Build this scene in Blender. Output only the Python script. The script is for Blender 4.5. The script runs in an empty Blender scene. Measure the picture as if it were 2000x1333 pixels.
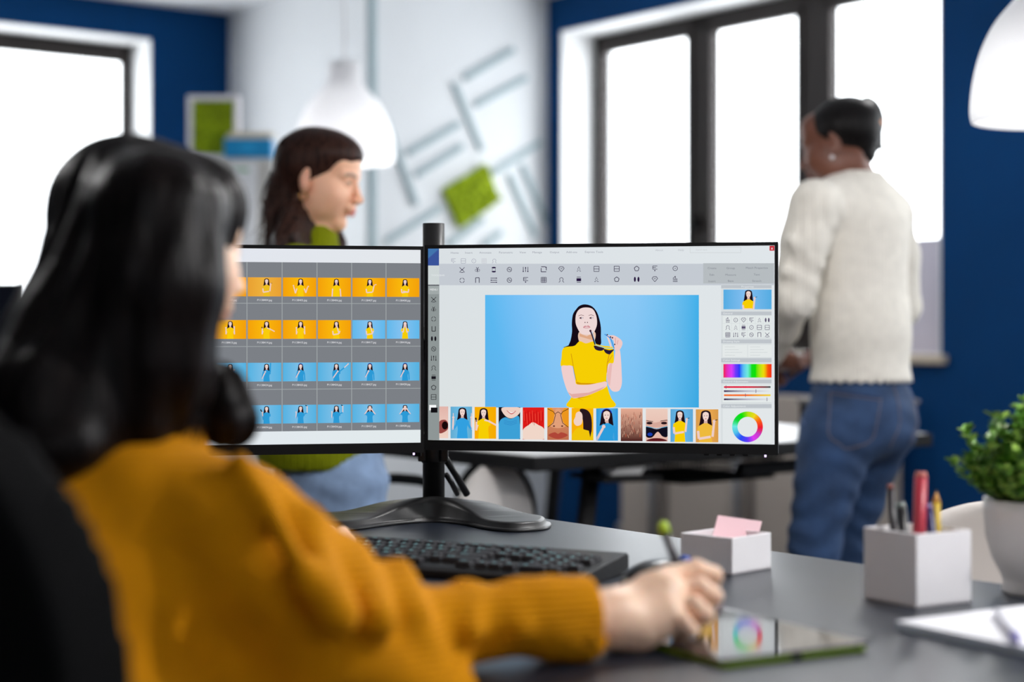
import bpy, bmesh, math, random
import numpy as np
from mathutils import Vector, Matrix, Euler

# ---------------------------------------------------------------- camera, world, lights, exposure
F = 3333.0          # focal length in pixels of the 2000 px wide frame (60 mm on 36 mm)
H = 1.066           # eye height
DESK = 0.750
EXPOSURE = 0.0
SKY = 6.6
sc = bpy.context.scene
col = sc.collection
cam_d = bpy.data.cameras.new('camera'); cam = bpy.data.objects.new('camera', cam_d); col.objects.link(cam)
cam.location = (0, 0, H); cam.rotation_euler = (math.pi / 2, 0, 0)
cam_d.sensor_width = 36.0; cam_d.lens = 36.0 * F / 2000.0; cam_d.shift_y = -26.5 / 2000.0
cam_d.clip_start = 0.02
cam_d.dof.use_dof = True; cam_d.dof.focus_distance = 2.63; cam_d.dof.aperture_fstop = 2.1
sc.camera = cam
sc.view_settings.view_transform = 'Standard'; sc.view_settings.look = 'None'
sc.view_settings.gamma = 1.0; sc.view_settings.use_curve_mapping = False
sc.view_settings.exposure = EXPOSURE
w = bpy.data.worlds.new('sky'); sc.world = w; w.use_nodes = True
w.node_tree.nodes['Background'].inputs[0].default_value = (0.93, 0.97, 1.0, 1)
w.node_tree.nodes['Background'].inputs[1].default_value = SKY

# room frame: U runs along the right wall towards the viewer, V along the left wall towards the viewer
ANG = math.radians(37.4)
U = Vector((math.sin(ANG), -math.cos(ANG), 0)); V = Vector((-math.cos(ANG), -math.sin(ANG), 0))
N = -V              # outward normal of the right wall;  -U is the outward normal of the left and decorated walls
CA = Vector((-1.399, 8.434, 0)); CB = Vector((-.636, 7.437, 0)); CC = Vector((.169, 8.04, 0))
CEIL = 2.615; WTOP = 2.448; SILL = 0.96
Z = Vector((0, 0, 1))

def portal(c, ax, sx, sz, facing):
    d = bpy.data.lights.new('daylight_portal', 'AREA'); d.shape = 'RECTANGLE'; d.size = sx; d.size_y = sz
    d.cycles.is_portal = True
    o = bpy.data.objects.new('daylight_portal', d); col.objects.link(o)
    z = -facing.normalized(); x = ax.normalized(); y = z.cross(x)
    m = Matrix((x, y, z)).transposed().to_4x4(); m.translation = c; o.matrix_world = m
    return o

# ---------------------------------------------------------------- helpers
def P(px, py, Y):
    return Vector(((px - 1000) * Y / F, Y, H + (640 - py) * Y / F))
def DK(px, py, dz=0.0):          # point on the desk plane (raised by dz) seen at a pixel of the photograph
    Y = (H - DESK - dz) * F / (py - 640)
    return Vector(((px - 1000) * Y / F, Y, DESK + dz))
def t_at(px, org, d):            # parameter along org + t*d that stands at image column px
    k = (px - 1000) / F
    return (k * org.y - org.x) / (d.x - k * d.y)
def lin(c):
    return c / 12.92 if c <= .04045 else ((c + .055) / 1.055) ** 2.4
def rgb(r, g, b):
    return (lin(r / 255), lin(g / 255), lin(b / 255), 1.0)

def new_mat(name):
    m = bpy.data.materials.new(name); m.use_nodes = True
    return m, m.node_tree, m.node_tree.nodes['Principled BSDF']
def mat(name, c, rough=.5, metal=0, spec=.5, noise=0, nscale=20, bump=0, bscale=60, coat=0, sheen=0, stretch=None, trans=0):
    m, nt, b = new_mat(name)
    b.inputs['Base Color'].default_value = c
    b.inputs['Roughness'].default_value = rough; b.inputs['Metallic'].default_value = metal
    b.inputs['Specular IOR Level'].default_value = spec
    if coat: b.inputs['Coat Weight'].default_value = coat; b.inputs['Coat Roughness'].default_value = .08
    if sheen: b.inputs['Sheen Weight'].default_value = sheen; b.inputs['Sheen Roughness'].default_value = .4
    tc = nt.nodes.new('ShaderNodeTexCoord'); mp = nt.nodes.new('ShaderNodeMapping')
    nt.links.new(tc.outputs['Object'], mp.inputs[0])
    if stretch: mp.inputs['Scale'].default_value = stretch
    if noise:
        n = nt.nodes.new('ShaderNodeTexNoise'); n.inputs['Scale'].default_value = nscale; n.inputs['Detail'].default_value = 5
        nt.links.new(mp.outputs[0], n.inputs[0])
        r = nt.nodes.new('ShaderNodeValToRGB')
        lo = tuple(x * (1 - noise) for x in c[:3]) + (1,); hi = tuple(min(1, x * (1 + noise)) for x in c[:3]) + (1,)
        r.color_ramp.elements[0].color = lo; r.color_ramp.elements[0].position = .3
        r.color_ramp.elements[1].color = hi; r.color_ramp.elements[1].position = .7
        nt.links.new(n.outputs[0], r.inputs[0]); nt.links.new(r.outputs[0], b.inputs['Base Color'])
    if bump:
        n = nt.nodes.new('ShaderNodeTexNoise'); n.inputs['Scale'].default_value = bscale; n.inputs['Detail'].default_value = 4
        nt.links.new(mp.outputs[0], n.inputs[0])
        bp = nt.nodes.new('ShaderNodeBump'); bp.inputs['Strength'].default_value = bump; bp.inputs['Distance'].default_value = .004
        nt.links.new(n.outputs[0], bp.inputs['Height']); nt.links.new(bp.outputs[0], b.inputs['Normal'])
    return m
def knit(name, c, scale, axis='X', depth=.0015, strength=.7):   # ribbed knit
    m, nt, b = new_mat(name)
    b.inputs['Roughness'].default_value = .9; b.inputs['Specular IOR Level'].default_value = .15
    b.inputs['Sheen Weight'].default_value = .0
    tc = nt.nodes.new('ShaderNodeTexCoord'); wv = nt.nodes.new('ShaderNodeTexWave')
    wv.bands_direction = axis; wv.inputs['Scale'].default_value = scale; wv.inputs['Distortion'].default_value = .6
    wv.inputs['Detail'].default_value = 1; wv.inputs['Detail Scale'].default_value = .6
    nt.links.new(tc.outputs['Object'], wv.inputs[0])
    bp = nt.nodes.new('ShaderNodeBump'); bp.inputs['Strength'].default_value = strength; bp.inputs['Distance'].default_value = depth
    nt.links.new(wv.outputs[1], bp.inputs['Height']); nt.links.new(bp.outputs[0], b.inputs['Normal'])
    n = nt.nodes.new('ShaderNodeTexNoise'); n.inputs['Scale'].default_value = 35
    nt.links.new(tc.outputs['Object'], n.inputs[0])
    r = nt.nodes.new('ShaderNodeValToRGB')
    r.color_ramp.elements[0].color = tuple(x * .85 for x in c[:3]) + (1,); r.color_ramp.elements[1].color = tuple(min(1, x * 1.1) for x in c[:3]) + (1,)
    nt.links.new(n.outputs[0], r.inputs[0]); nt.links.new(r.outputs[0], b.inputs['Base Color'])
    return m
def attr_mat(name, rough=.5, sss=0):
    m, nt, b = new_mat(name)
    a = nt.nodes.new('ShaderNodeAttribute'); a.attribute_name = 'Col'
    nt.links.new(a.outputs['Color'], b.inputs['Base Color']); b.inputs['Roughness'].default_value = rough
    if sss:
        b.inputs['Subsurface Weight'].default_value = sss; b.inputs['Subsurface Radius'].default_value = (.01, .004, .002)
        b.inputs['Subsurface Scale'].default_value = .6
    return m

WORLD = {}
def tag(o, label=None, cat=None, group=None, kind=None):
    if label: o['label'] = label
    if cat: o['category'] = cat
    if group: o['group'] = group
    if kind: o['kind'] = kind
    return o
def thing(name, label, cat, loc=(0, 0, 0), rz=0.0, group=None):
    o = bpy.data.objects.new(name, None); col.objects.link(o)
    o.empty_display_size = .05; o.location = loc; o.rotation_euler = (0, 0, rz)
    WORLD[o] = Matrix.Translation(Vector(loc)) @ Matrix.Rotation(rz, 4, 'Z')
    return tag(o, label, cat, group)
def link_mesh(name, me, m, parent=None, world=True):
    o = bpy.data.objects.new(name, me); col.objects.link(o)
    mats = m if isinstance(m, (list, tuple)) else [m]
    for x in mats: me.materials.append(x)
    if parent is not None:
        o.parent = parent; M = WORLD[parent]
        if world: me.transform(M.inverted())
        WORLD[o] = M
    else:
        WORLD[o] = Matrix.Identity(4)
    return o
def recentre(o):                  # a top-level mesh gets its origin at the middle of its foot
    vs = np.array([v.co[:] for v in o.data.vertices]); c = (vs.min(0) + vs.max(0)) / 2; c[2] = vs[:, 2].min()
    o.data.transform(Matrix.Translation(-Vector(c))); o.location = c; return o

class MB:
    def __init__(s): s.v = []; s.f = []; s.mi = []; s.sm = []; s.cur = 0; s.smooth = False
    def add(s, vs, fs):
        b = len(s.v); s.v += [Vector(x) for x in vs]
        for f in fs: s.f.append([b + i for i in f]); s.mi.append(s.cur); s.sm.append(s.smooth)
        return s
    def box(s, c, size, rz=0.0, R=None):
        c = Vector(c); x, y, z = [k / 2 for k in size]
        R = R or Matrix.Rotation(rz, 3, 'Z')
        vs = [c + R @ Vector((a * x, b * y, d * z)) for a in (-1, 1) for b in (-1, 1) for d in (-1, 1)]
        return s.add(vs, [(0, 1, 3, 2), (4, 6, 7, 5), (0, 4, 5, 1), (2, 3, 7, 6), (0, 2, 6, 4), (1, 5, 7, 3)])
    def pbox(s, o, a, b, c):      # box from a corner and three edge vectors
        o = Vector(o); a = Vector(a); b = Vector(b); c = Vector(c)
        vs = [o + i * a + j * b + k * c for i in (0, 1) for j in (0, 1) for k in (0, 1)]
        fs = [(0, 1, 3, 2), (4, 6, 7, 5), (0, 4, 5, 1), (2, 3, 7, 6), (0, 2, 6, 4), (1, 5, 7, 3)]
        if a.cross(b).dot(c) < 0: fs = [f[::-1] for f in fs]
        return s.add(vs, fs)
    def tube(s, pts, r, n=12, cap=True, closed=False):
        pts = [Vector(p) for p in pts]; m = len(pts); rs = r if isinstance(r, (list, tuple)) else [r] * m
        vs = []; up = None
        for i, p in enumerate(pts):
            if closed: d = pts[(i + 1) % m] - pts[i - 1]
            else: d = pts[min(i + 1, m - 1)] - pts[max(i - 1, 0)]
            d.normalize()
            if up is None: up = Vector((0, 0, 1)) if abs(d.z) < .9 else Vector((1, 0, 0))
            x = d.cross(up).normalized(); y = x.cross(d).normalized(); up = y
            for k in range(n):
                a = 2 * math.pi * k / n; vs.append(p + (x * math.cos(a) + y * math.sin(a)) * rs[i])
        fs = []
        for i in range(m if closed else m - 1):
            j = (i + 1) % m
            for k in range(n): fs.append((i * n + k, i * n + (k + 1) % n, j * n + (k + 1) % n, j * n + k))
        if cap and not closed: fs.append(tuple(range(n))[::-1]); fs.append(tuple((m - 1) * n + k for k in range(n)))
        sm = s.smooth; s.smooth = True; s.add(vs, fs); s.smooth = sm
        return s
    def lathe(s, prof, c=(0, 0, 0), n=48, cap0=False, cap1=False):
        c = Vector(c); vs = []; fs = []
        for r, z in prof:
            for k in range(n):
                a = 2 * math.pi * k / n; vs.append(c + Vector((r * math.cos(a), r * math.sin(a), z)))
        m = len(prof)
        for i in range(m - 1):
            for k in range(n): fs.append((i * n + k, i * n + (k + 1) % n, (i + 1) * n + (k + 1) % n, (i + 1) * n + k))
        if cap0: fs.append(tuple(range(n))[::-1])
        if cap1: fs.append(tuple((m - 1) * n + k for k in range(n)))
        sm = s.smooth; s.smooth = True; s.add(vs, fs); s.smooth = sm
        return s
    def prism(s, pts2, z0, z1, fr=None):   # outline in a plane, extruded; fr maps (x, y, z) to a point
        fr = fr or (lambda x, y, z: Vector((x, y, z)))
        n = len(pts2); vs = [fr(x, y, z0) for x, y in pts2] + [fr(x, y, z1) for x, y in pts2]
        fs = [tuple(range(n))[::-1], tuple(range(n, 2 * n))] + [(i, (i + 1) % n, n + (i + 1) % n, n + i) for i in range(n)]
        return s.add(vs, fs)
    def mesh(s, name):
        me = bpy.data.meshes.new(name); me.from_pydata([tuple(v) for v in s.v], [], s.f)
        me.polygons.foreach_set('material_index', s.mi); me.polygons.foreach_set('use_smooth', s.sm)
        me.update(); return me
    def build(s, name, m, parent=None, bevel=0, world=True, seg=2, sub=0):
        o = link_mesh(name, s.mesh(name), m, parent, world)
        if bevel:
            b = o.modifiers.new('bevel', 'BEVEL'); b.width = bevel; b.segments = seg; b.limit_method = 'ANGLE'; b.angle_limit = math.radians(40)
            b.harden_normals = False
        if sub:
            x = o.modifiers.new('sub', 'SUBSURF'); x.levels = sub; x.render_levels = sub
        return o
def struct(name, mb, m, parent=None):
    o = mb.build(name, m, parent)
    if parent is None: o['kind'] = 'structure'
    return o
def dup(root, loc=None, rz=None, label=None, group=None):
    r = root.copy(); col.objects.link(r)
    if loc is not None: r.location = loc
    if rz is not None: r.rotation_euler = (0, 0, rz)
    if label: r['label'] = label
    if group: r['group'] = group
    for ch in list(root.children):
        c = ch.copy(); col.objects.link(c); c.parent = r
        for g in list(ch.children):
            d = g.copy(); col.objects.link(d); d.parent = c
    return r

# ---- implicit surfaces: bodies, hair, cloth
def A3(p): return np.array(p[:3], dtype=np.float64)
def ell(c, r, R=None):
    c = A3(c); r = np.array(r, float); Rm = np.array(R) if R is not None else np.eye(3)
    def f(p):
        q = (p - c) @ Rm; k0 = np.sqrt(((q / r) ** 2).sum(1)); k1 = np.sqrt(((q / (r * r)) ** 2).sum(1)) + 1e-9
        return k0 * (k0 - 1) / k1
    return f
def cap(a, b, ra, rb=None, w=None, s=1.0):
    a = A3(a); b = A3(b); rb = ra if rb is None else rb; ba = b - a; L = (ba @ ba) + 1e-12
    wv = None if w is None else A3(w) / np.linalg.norm(A3(w))
    def f(p):
        h = np.clip((p - a) @ ba / L, 0, 1); q = p - a - h[:, None] * ba
        if wv is not None: q = q - ((1 - 1 / s) * (q @ wv))[:, None] * wv
        return np.sqrt((q * q).sum(1)) - (ra + (rb - ra) * h)
    return f
def chain(pts, rs, k=.01, w=None, s=1.0):
    fs = [cap(pts[i], pts[i + 1], rs[i], rs[i + 1], w, s) for i in range(len(pts) - 1)]
    def f(p):
        d = fs[0](p)
        for g in fs[1:]: d = smin(d, g(p), k)
        return d
    return f
def smin(a, b, k):
    h = np.clip(.5 + .5 * (b - a) / k, 0, 1); return b + (a - b) * h - k * h * (1 - h)
def union(*items, k=.01):
    fs = [(x, k) if callable(x) else x for x in items]
    def f(p):
        d = None
        for g, kk in fs:
            if kk < 0:
                d = -smin(-d, g(p), -kk)       # smooth subtraction
            else:
                e = g(p); d = e if d is None else smin(d, e, max(kk, 1e-5))
        return d
    return f
def nets(f, lo, hi, h):
    lo = np.array(lo, float); hi = np.array(hi, float)
    n = np.ceil((hi - lo) / h).astype(int) + 1
    ax = [lo[i] + h * np.arange(n[i]) for i in range(3)]
    D = np.empty(n, dtype=np.float64)
    yy, zz = np.meshgrid(ax[1], ax[2], indexing='ij'); yz = np.stack([yy.ravel(), zz.ravel()], 1)
    step = max(1, int(150000 / len(yz)))
    for i in range(0, n[0], step):
        xs = ax[0][i:i + step]
        p = np.concatenate([np.repeat(xs, len(yz))[:, None], np.tile(yz, (len(xs), 1))], 1)
        D[i:i + step] = f(p).reshape(len(xs), n[1], n[2])
    D[0] = D[-1] = 1; D[:, 0] = D[:, -1] = 1; D[:, :, 0] = D[:, :, -1] = 1
    ins = D < 0; c = n - 1
    S = np.zeros(tuple(c) + (3,)); C = np.zeros(tuple(c))
    edges = []
    for a in range(3):
        sl0 = [slice(None)] * 3; sl1 = [slice(None)] * 3; sl0[a] = slice(0, -1); sl1[a] = slice(1, None)
        d0 = D[tuple(sl0)]; d1 = D[tuple(sl1)]
        idx = np.argwhere(ins[tuple(sl0)] != ins[tuple(sl1)])
        q0 = d0[tuple(idx.T)]; q1 = d1[tuple(idx.T)]
        pos = idx.astype(float); pos[:, a] += q0 / (q0 - q1)
        b1, b2 = (a + 1) % 3, (a + 2) % 3
        for o1 in (0, 1):
            for o2 in (0, 1):
                ci = idx.copy(); ci[:, b1] -= o1; ci[:, b2] -= o2
                np.add.at(S, tuple(ci.T), pos); np.add.at(C, tuple(ci.T), 1)
        edges.append((a, b1, b2, idx, q0 < 0))
    act = C > 0; ids = -np.ones(tuple(c), dtype=int); ids[act] = np.arange(act.sum())
    verts = lo + h * (S[act] / C[act][:, None])
    quads = []
    for a, b1, b2, idx, s0 in edges:
        q = []
        for o1, o2 in ((1, 1), (0, 1), (0, 0), (1, 0)):
            ci = idx.copy(); ci[:, b1] -= o1; ci[:, b2] -= o2; q.append(ids[tuple(ci.T)])
        q = np.stack(q, 1); q[~s0] = q[~s0][:, ::-1]; quads.append(q)
    return verts, np.concatenate(quads)
def sdf_mesh(name, pieces, colour=None):
    """pieces: list of (f, lo, hi, h); joined into one mesh.  colour(p) gives albedo per vertex"""
    vs = []; qs = []; b = 0
    for f, lo, hi, h in pieces:
        v, q = nets(f, lo, hi, h); vs.append(v); qs.append(q + b); b += len(v)
    v = np.concatenate(vs); q = np.concatenate(qs)
    me = bpy.data.meshes.new(name)
    me.vertices.add(len(v)); me.vertices.foreach_set('co', v.astype(np.float32).ravel())
    me.loops.add(len(q) * 4); me.loops.foreach_set('vertex_index', q.astype(np.int32).ravel())
    me.polygons.add(len(q)); me.polygons.foreach_set('loop_start', np.arange(0, len(q) * 4, 4, dtype=np.int32))
    me.update(calc_edges=True); me.validate()
    me.polygons.foreach_set('use_smooth', np.ones(len(me.polygons), dtype=bool))
    if colour is not None:
        a = me.color_attributes.new('Col', 'FLOAT_COLOR', 'POINT')
        cc = np.ones((len(me.vertices), 4), dtype=np.float32)
        co = np.empty(len(me.vertices) * 3, dtype=np.float32); me.vertices.foreach_get('co', co)
        cc[:, :3] = colour(co.reshape(-1, 3).astype(float)); a.data.foreach_set('color', cc.ravel())
    return me
def fr(fwd, pitch=0.0, roll=0.0):       # rotation whose +Y faces fwd (flat), pitched down, rolled
    fwd = Vector(fwd); yaw = math.atan2(-fwd.x, fwd.y)
    return Matrix.Rotation(yaw, 3, 'Z') @ Matrix.Rotation(-pitch, 3, 'X') @ Matrix.Rotation(roll, 3, 'Y')
def vec(*a): return Vector(a)
def strands(mb, lines, r, n=4):
    for pts in lines:
        m = len(pts); mb.tube(pts, [r * (1 - .8 * abs(i / (m - 1) - .25)) for i in range(m)], n, cap=False)
def spline(pts, n=8, closed=True):
    pts = [np.array(p, float) for p in pts]; m = len(pts); out = []
    rng = range(m if closed else m - 1)
    for i in rng:
        p0 = pts[(i - 1) % m] if closed or i > 0 else pts[0]; p1 = pts[i]; p2 = pts[(i + 1) % m]
        p3 = pts[(i + 2) % m] if closed or i + 2 < m else pts[-1]
        for k in range(n):
            t = k / n
            out.append(.5 * ((2 * p1) + (-p0 + p2) * t + (2 * p0 - 5 * p1 + 4 * p2 - p3) * t * t + (-p0 + 3 * p1 - 3 * p2 + p3) * t ** 3))
    if not closed: out.append(pts[-1])
    return out
_tc = {}
def text_geo(body):               # flat outline of a short text, height 1, as (verts, faces, width)
    if body in _tc: return _tc[body]
    cu = bpy.data.curves.new('t', 'FONT'); cu.body = body; cu.resolution_u = 2; cu.size = 1
    ob = bpy.data.objects.new('t', cu); me = ob.to_mesh()
    vs = [(v.co.x, v.co.y) for v in me.vertices]; fs = [tuple(p.vertices) for p in me.polygons]
    ob.to_mesh_clear(); bpy.data.objects.remove(ob); bpy.data.curves.remove(cu)
    wd = max([v[0] for v in vs] or [0]); _tc[body] = (vs, fs, wd); return _tc[body]

# ---------------------------------------------------------------- materials
M_white = mat('white_paint', rgb(226, 229, 232), .75, noise=.02, nscale=3, bump=.05, bscale=200)
M_ceil = mat('ceiling_paint', rgb(238, 240, 243), .85, noise=.02, nscale=3)
M_blue = mat('navy_paint', rgb(5, 58, 108), .8, spec=.12, noise=.06, nscale=2, bump=.05, bscale=180)
M_floor = mat('grey_floor', rgb(92, 86, 82), .5, noise=.08, nscale=6)
M_frame = mat('window_frame_brown', rgb(46, 40, 39), .5, spec=.25, noise=.05)
M_reveal = mat('reveal_white', rgb(240, 241, 242), .7)
M_sill = mat('sill_beige', rgb(205, 190, 170), .5, noise=.05)
M_panel = mat('spandrel_grey', rgb(205, 200, 215), .5)
M_grey_wall = mat('slate_low_bounce', rgb(34, 42, 56), .8, spec=.1)  # for the unseen walls, made dark to cut bounced light
M_desk = mat('desk_slate', rgb(28, 34, 46), .36, noise=.05, nscale=8, spec=.34, bump=.02, bscale=400)
M_black = mat('black_plastic', rgb(22, 21, 23), .35)
M_blackm = mat('black_metal', rgb(32, 31, 32), .38, metal=.2, noise=.03)
M_rim = mat('black_matte', rgb(12, 11, 13), .65, spec=.25)
M_steel = mat('steel', rgb(190, 192, 198), .3, metal=.9)
M_wplast = mat('white_plastic', rgb(240, 236, 238), .5, noise=.015, nscale=30)
M_strip = mat('grey_batten', rgb(158, 178, 184), .6, noise=.05, nscale=30)
M_moss = mat('green_moss', rgb(150, 172, 10), .95, noise=.45, nscale=45, bump=1, bscale=90)
# ---------------------------------------------------------------- the room
def RW(t, d, z): return CC + U * t + N * d + Z * z
def LW(s, d, z): return CA + V * s - U * d + Z * z
TH = .32
# right wall, with the triple window and a second one nearer the viewer outside the frame, plus an unseen one added for light
tl = t_at(1097, CC, U); tr = t_at(1838, CC, U)
SEC = (tr + .75, tr + 3.4); THI = (tr + 3.9, tr + 5.9)
TEND = 11.5
mb = MB()
for a, b in ((-TH, tl), (tr, SEC[0]), (SEC[1], THI[0]), (THI[1], TEND)): mb.pbox(RW(a, 0, 0), U * (b - a), N * TH, Z * CEIL)
for a, b in ((tl, tr), SEC, THI):
    mb.pbox(RW(a, 0, 0), U * (b - a), N * TH, Z * SILL); mb.pbox(RW(a, 0, WTOP), U * (b - a), N * TH, Z * (CEIL - WTOP))
struct('wall_right', mb, M_blue)
# left wall
s0 = t_at(294, CA, V); s1 = s0 + 2.6; SEND = 6.6
mb = MB()
for a, b in ((0, s0), (s1, SEND)): mb.pbox(LW(a, 0, 0), V * (b - a), -U * TH, Z * CEIL)
mb.pbox(LW(s0, 0, 0), V * (s1 - s0), -U * TH, Z * SILL); mb.pbox(LW(s0, 0, WTOP), V * (s1 - s0), -U * TH, Z * (CEIL - WTOP))
struct('wall_left', mb, M_blue)
# white boxed-out wall carrying the battens
mb = MB(); e = (CA - CC).length + .5
mb.prism([(CA.x, CA.y), (CB.x, CB.y), (CC.x, CC.y), (CC.x - U.x * 1.35, CC.y - U.y * 1.35), (CA.x - U.x * .32, CA.y - U.y * .32)][::-1], 0, CEIL)
struct('wall_back', mb, M_white)
mb = MB(); mb.pbox(LW(SEND, 0, 0), U * 11, V * .2, Z * CEIL); struct('wall_far_left', mb, M_grey_wall)
mb = MB(); mb.pbox(CC + U * (TEND - .2) + N * TH, V * 9, U * .2, Z * CEIL); struct('rear_light_block', mb, M_grey_wall)  # unseen wall, added to keep light out from behind the camera
# floor and ceiling
def slab(z0, z1):
    c = [LW(SEND + .2, TH, 0), CA - U * TH, CC - U * TH + N * TH, CC + N * TH, RW(TEND, TH, 0), LW(SEND + .2, 0, 0) + U * 11]
    return MB().prism([(p.x, p.y) for p in c][::-1], z0, z1)
struct('floor', slab(-.1, 0), M_floor); struct('ceiling', slab(CEIL, CEIL + .1), M_ceil)

m_glass = bpy.data.materials.new('window_glass'); m_glass.use_nodes = True
nt = m_glass.node_tree; nt.nodes.clear()
o_ = nt.nodes.new('ShaderNodeOutputMaterial'); mx = nt.nodes.new('ShaderNodeMixShader'); tr_ = nt.nodes.new('ShaderNodeBsdfTransparent'); gl = nt.nodes.new('ShaderNodeBsdfGlossy')
gl.inputs['Roughness'].default_value = .02; mx.inputs[0].default_value = .05
nt.links.new(tr_.outputs[0], mx.inputs[1]); nt.links.new(gl.outputs[0], mx.inputs[2]); nt.links.new(mx.outputs[0], o_.inputs[0])

D0, D1 = .197, .265            # the frame sits this deep in the opening
def window(name, W, ax, out, a, b, panes, rails=(.075, .075), handles=(), panel=None):
    root = bpy.data.objects.new(name, None); col.objects.link(root); root['kind'] = 'structure'
    root.location = W((a + b) / 2, .1, SILL); WORLD[root] = Matrix.Translation(root.location)
    mb = MB(); k = .004
    mb.pbox(W(a, -.004, SILL), ax * .006, out * TH, Z * (WTOP - SILL)); mb.pbox(W(b - .006, -.004, SILL), ax * .006, out * TH, Z * (WTOP - SILL))
    mb.pbox(W(a, -.004, WTOP - .006), ax * (b - a), out * TH, Z * .006)
    mb.build('reveal', M_reveal, root)
    MB().pbox(W(a - .03, -.035, SILL - .028), ax * (b - a + .06), out * (D0 + .035), Z * .034).build('sill', M_sill, root, bevel=.006)
    mb = MB(); o2 = out * (D1 - D0)
    mb.pbox(W(a + .006, D0, SILL + .006), ax * (b - a - .012), o2, Z * .07)
    mb.pbox(W(a + .006, D0, WTOP - .07), ax * (b - a - .012), o2, Z * .064)
    mb.pbox(W(a + .006, D0, SILL), ax * .035, o2, Z * (WTOP - SILL - .01)); mb.pbox(W(b - .041, D0, SILL), ax * .035, o2, Z * (WTOP - SILL - .01))
    edges = [a + .041] + [x for p in panes for x in p] + [b - .041]
    for i in range(1, len(edges) - 1, 2):
        mb.pbox(W(edges[i], D0, SILL + .01), ax * (edges[i + 1] - edges[i]), o2, Z * (WTOP - SILL - .02))
    mb.build('window_frame', M_frame, root, bevel=.004)
    for i in range(0, len(edges), 2):
        x0, x1 = edges[i], edges[i + 1]
        mb = MB(); g = .022; o3 = out * .03       # raised sash
        mb.pbox(W(x0 - .012, D0 - .012, SILL + .06), ax * (g + .012), o3, Z * (WTOP - SILL - .12)); mb.pbox(W(x1 - g, D0 - .012, SILL + .06), ax * (g + .012), o3, Z * (WTOP - SILL - .12))
        mb.pbox(W(x0 - .012, D0 - .012, SILL + .06), ax * (x1 - x0 + .024), o3, Z * (.03)); mb.pbox(W(x0 - .012, D0 - .012, WTOP - .095), ax * (x1 - x0 + .024), o3, Z * .035)
        sash = mb.build('sash', M_frame, root, bevel=.003)
        MB().pbox(W(x0 + .01, D0 + .03, SILL + .07), ax * (x1 - x0 - .02), out * .006, Z * (WTOP - SILL - .15)).build('pane', m_glass, sash)
    for t in handles:
        mb = MB(); c = W(t, D0 - .02, 1.52)
        mb.pbox(c - ax * .013 - Z * .03, ax * .026, out * .012, Z * .07); mb.tube([c + Z * .015, c - out * .03 + Z * .01, c - out * .035 - Z * .05, c - out * .032 - Z * .12], [.009, .009, .011, .009], 10)
        mb.build('handle', M_rim, root)
    if panel:
        x0, x1, z1 = panel
        MB().pbox(W(x0, D0 - .030, SILL + .007), ax * (x1 - x0), out * .014, Z * (z1 - SILL)).build('lower_panel', M_panel, root)
    return root
of = CC + N * D0
tt = lambda px: t_at(px, of, U)
window('window_1', RW, U, N, tl, tr, [(tt(1350) , tt(1385)), (tt(1565), tt(1617))], handles=(tt(1364),), panel=(tt(1617) + .02, tr - .008, 1.398))
of2 = CA - U * D0
window('window_2', LW, V, -U, s0, s1, [(s0 + 1.25, s0 + 1.33)])
window('window_3', RW, U, N, SEC[0], SEC[1], [(SEC[0] + .85, SEC[0] + .93), (SEC[0] + 1.7, SEC[0] + 1.78)])
window('added_window', RW, U, N, THI[0], THI[1], [(THI[0] + k * 1.0 - .04, THI[0] + k * 1.0 + .04) for k in (1,)])  # unseen window, added and sized to bring light from the right
zc = (SILL + WTOP) / 2
portal(RW(sum(THI) / 2, D1 + .02, zc), U, THI[1] - THI[0], WTOP - SILL, -N)
portal(RW((tl + tr) / 2, D1 + .02, zc), U, tr - tl, WTOP - SILL, -N)
portal(RW(sum(SEC) / 2, D1 + .02, zc), U, SEC[1] - SEC[0], WTOP - SILL, -N)
portal(LW((s0 + s1) / 2, D1 + .02, zc), V, s1 - s0, WTOP - SILL, U)

# radiator under the window
ta = t_at(1212, CC - N * .12, U)
rad = thing('radiator', 'white panel radiator under the wide window, half hidden behind the far table', 'radiator', RW(ta + .7, -.08, .1))
mb = MB(); mb.pbox(RW(ta, -.12, .12), U * 1.5, N * .07, Z * .68); mb.build('body', mat('radiator_enamel', rgb(178, 166, 156), .5), rad, bevel=.008)
for px_ in (1275, 1440):
    ti = t_at(px_, CC - N * .15, U); MB().tube([RW(ti, -.15, .08), RW(ti, -.15, .80)], .021, 14).build('pipe', M_steel, rad)
    MB().pbox(RW(ti + .035, -.124, .13), U * .03, N * .004, Z * .66).build('seam', mat('seam_grey', rgb(120, 112, 108), .6), rad)
MB().tube([RW(ta - .05, -.085, .0), RW(ta - .05, -.085, .2), RW(ta + .01, -.085, .2)], .012, 8).build('pipe', M_steel, rad)

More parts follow.
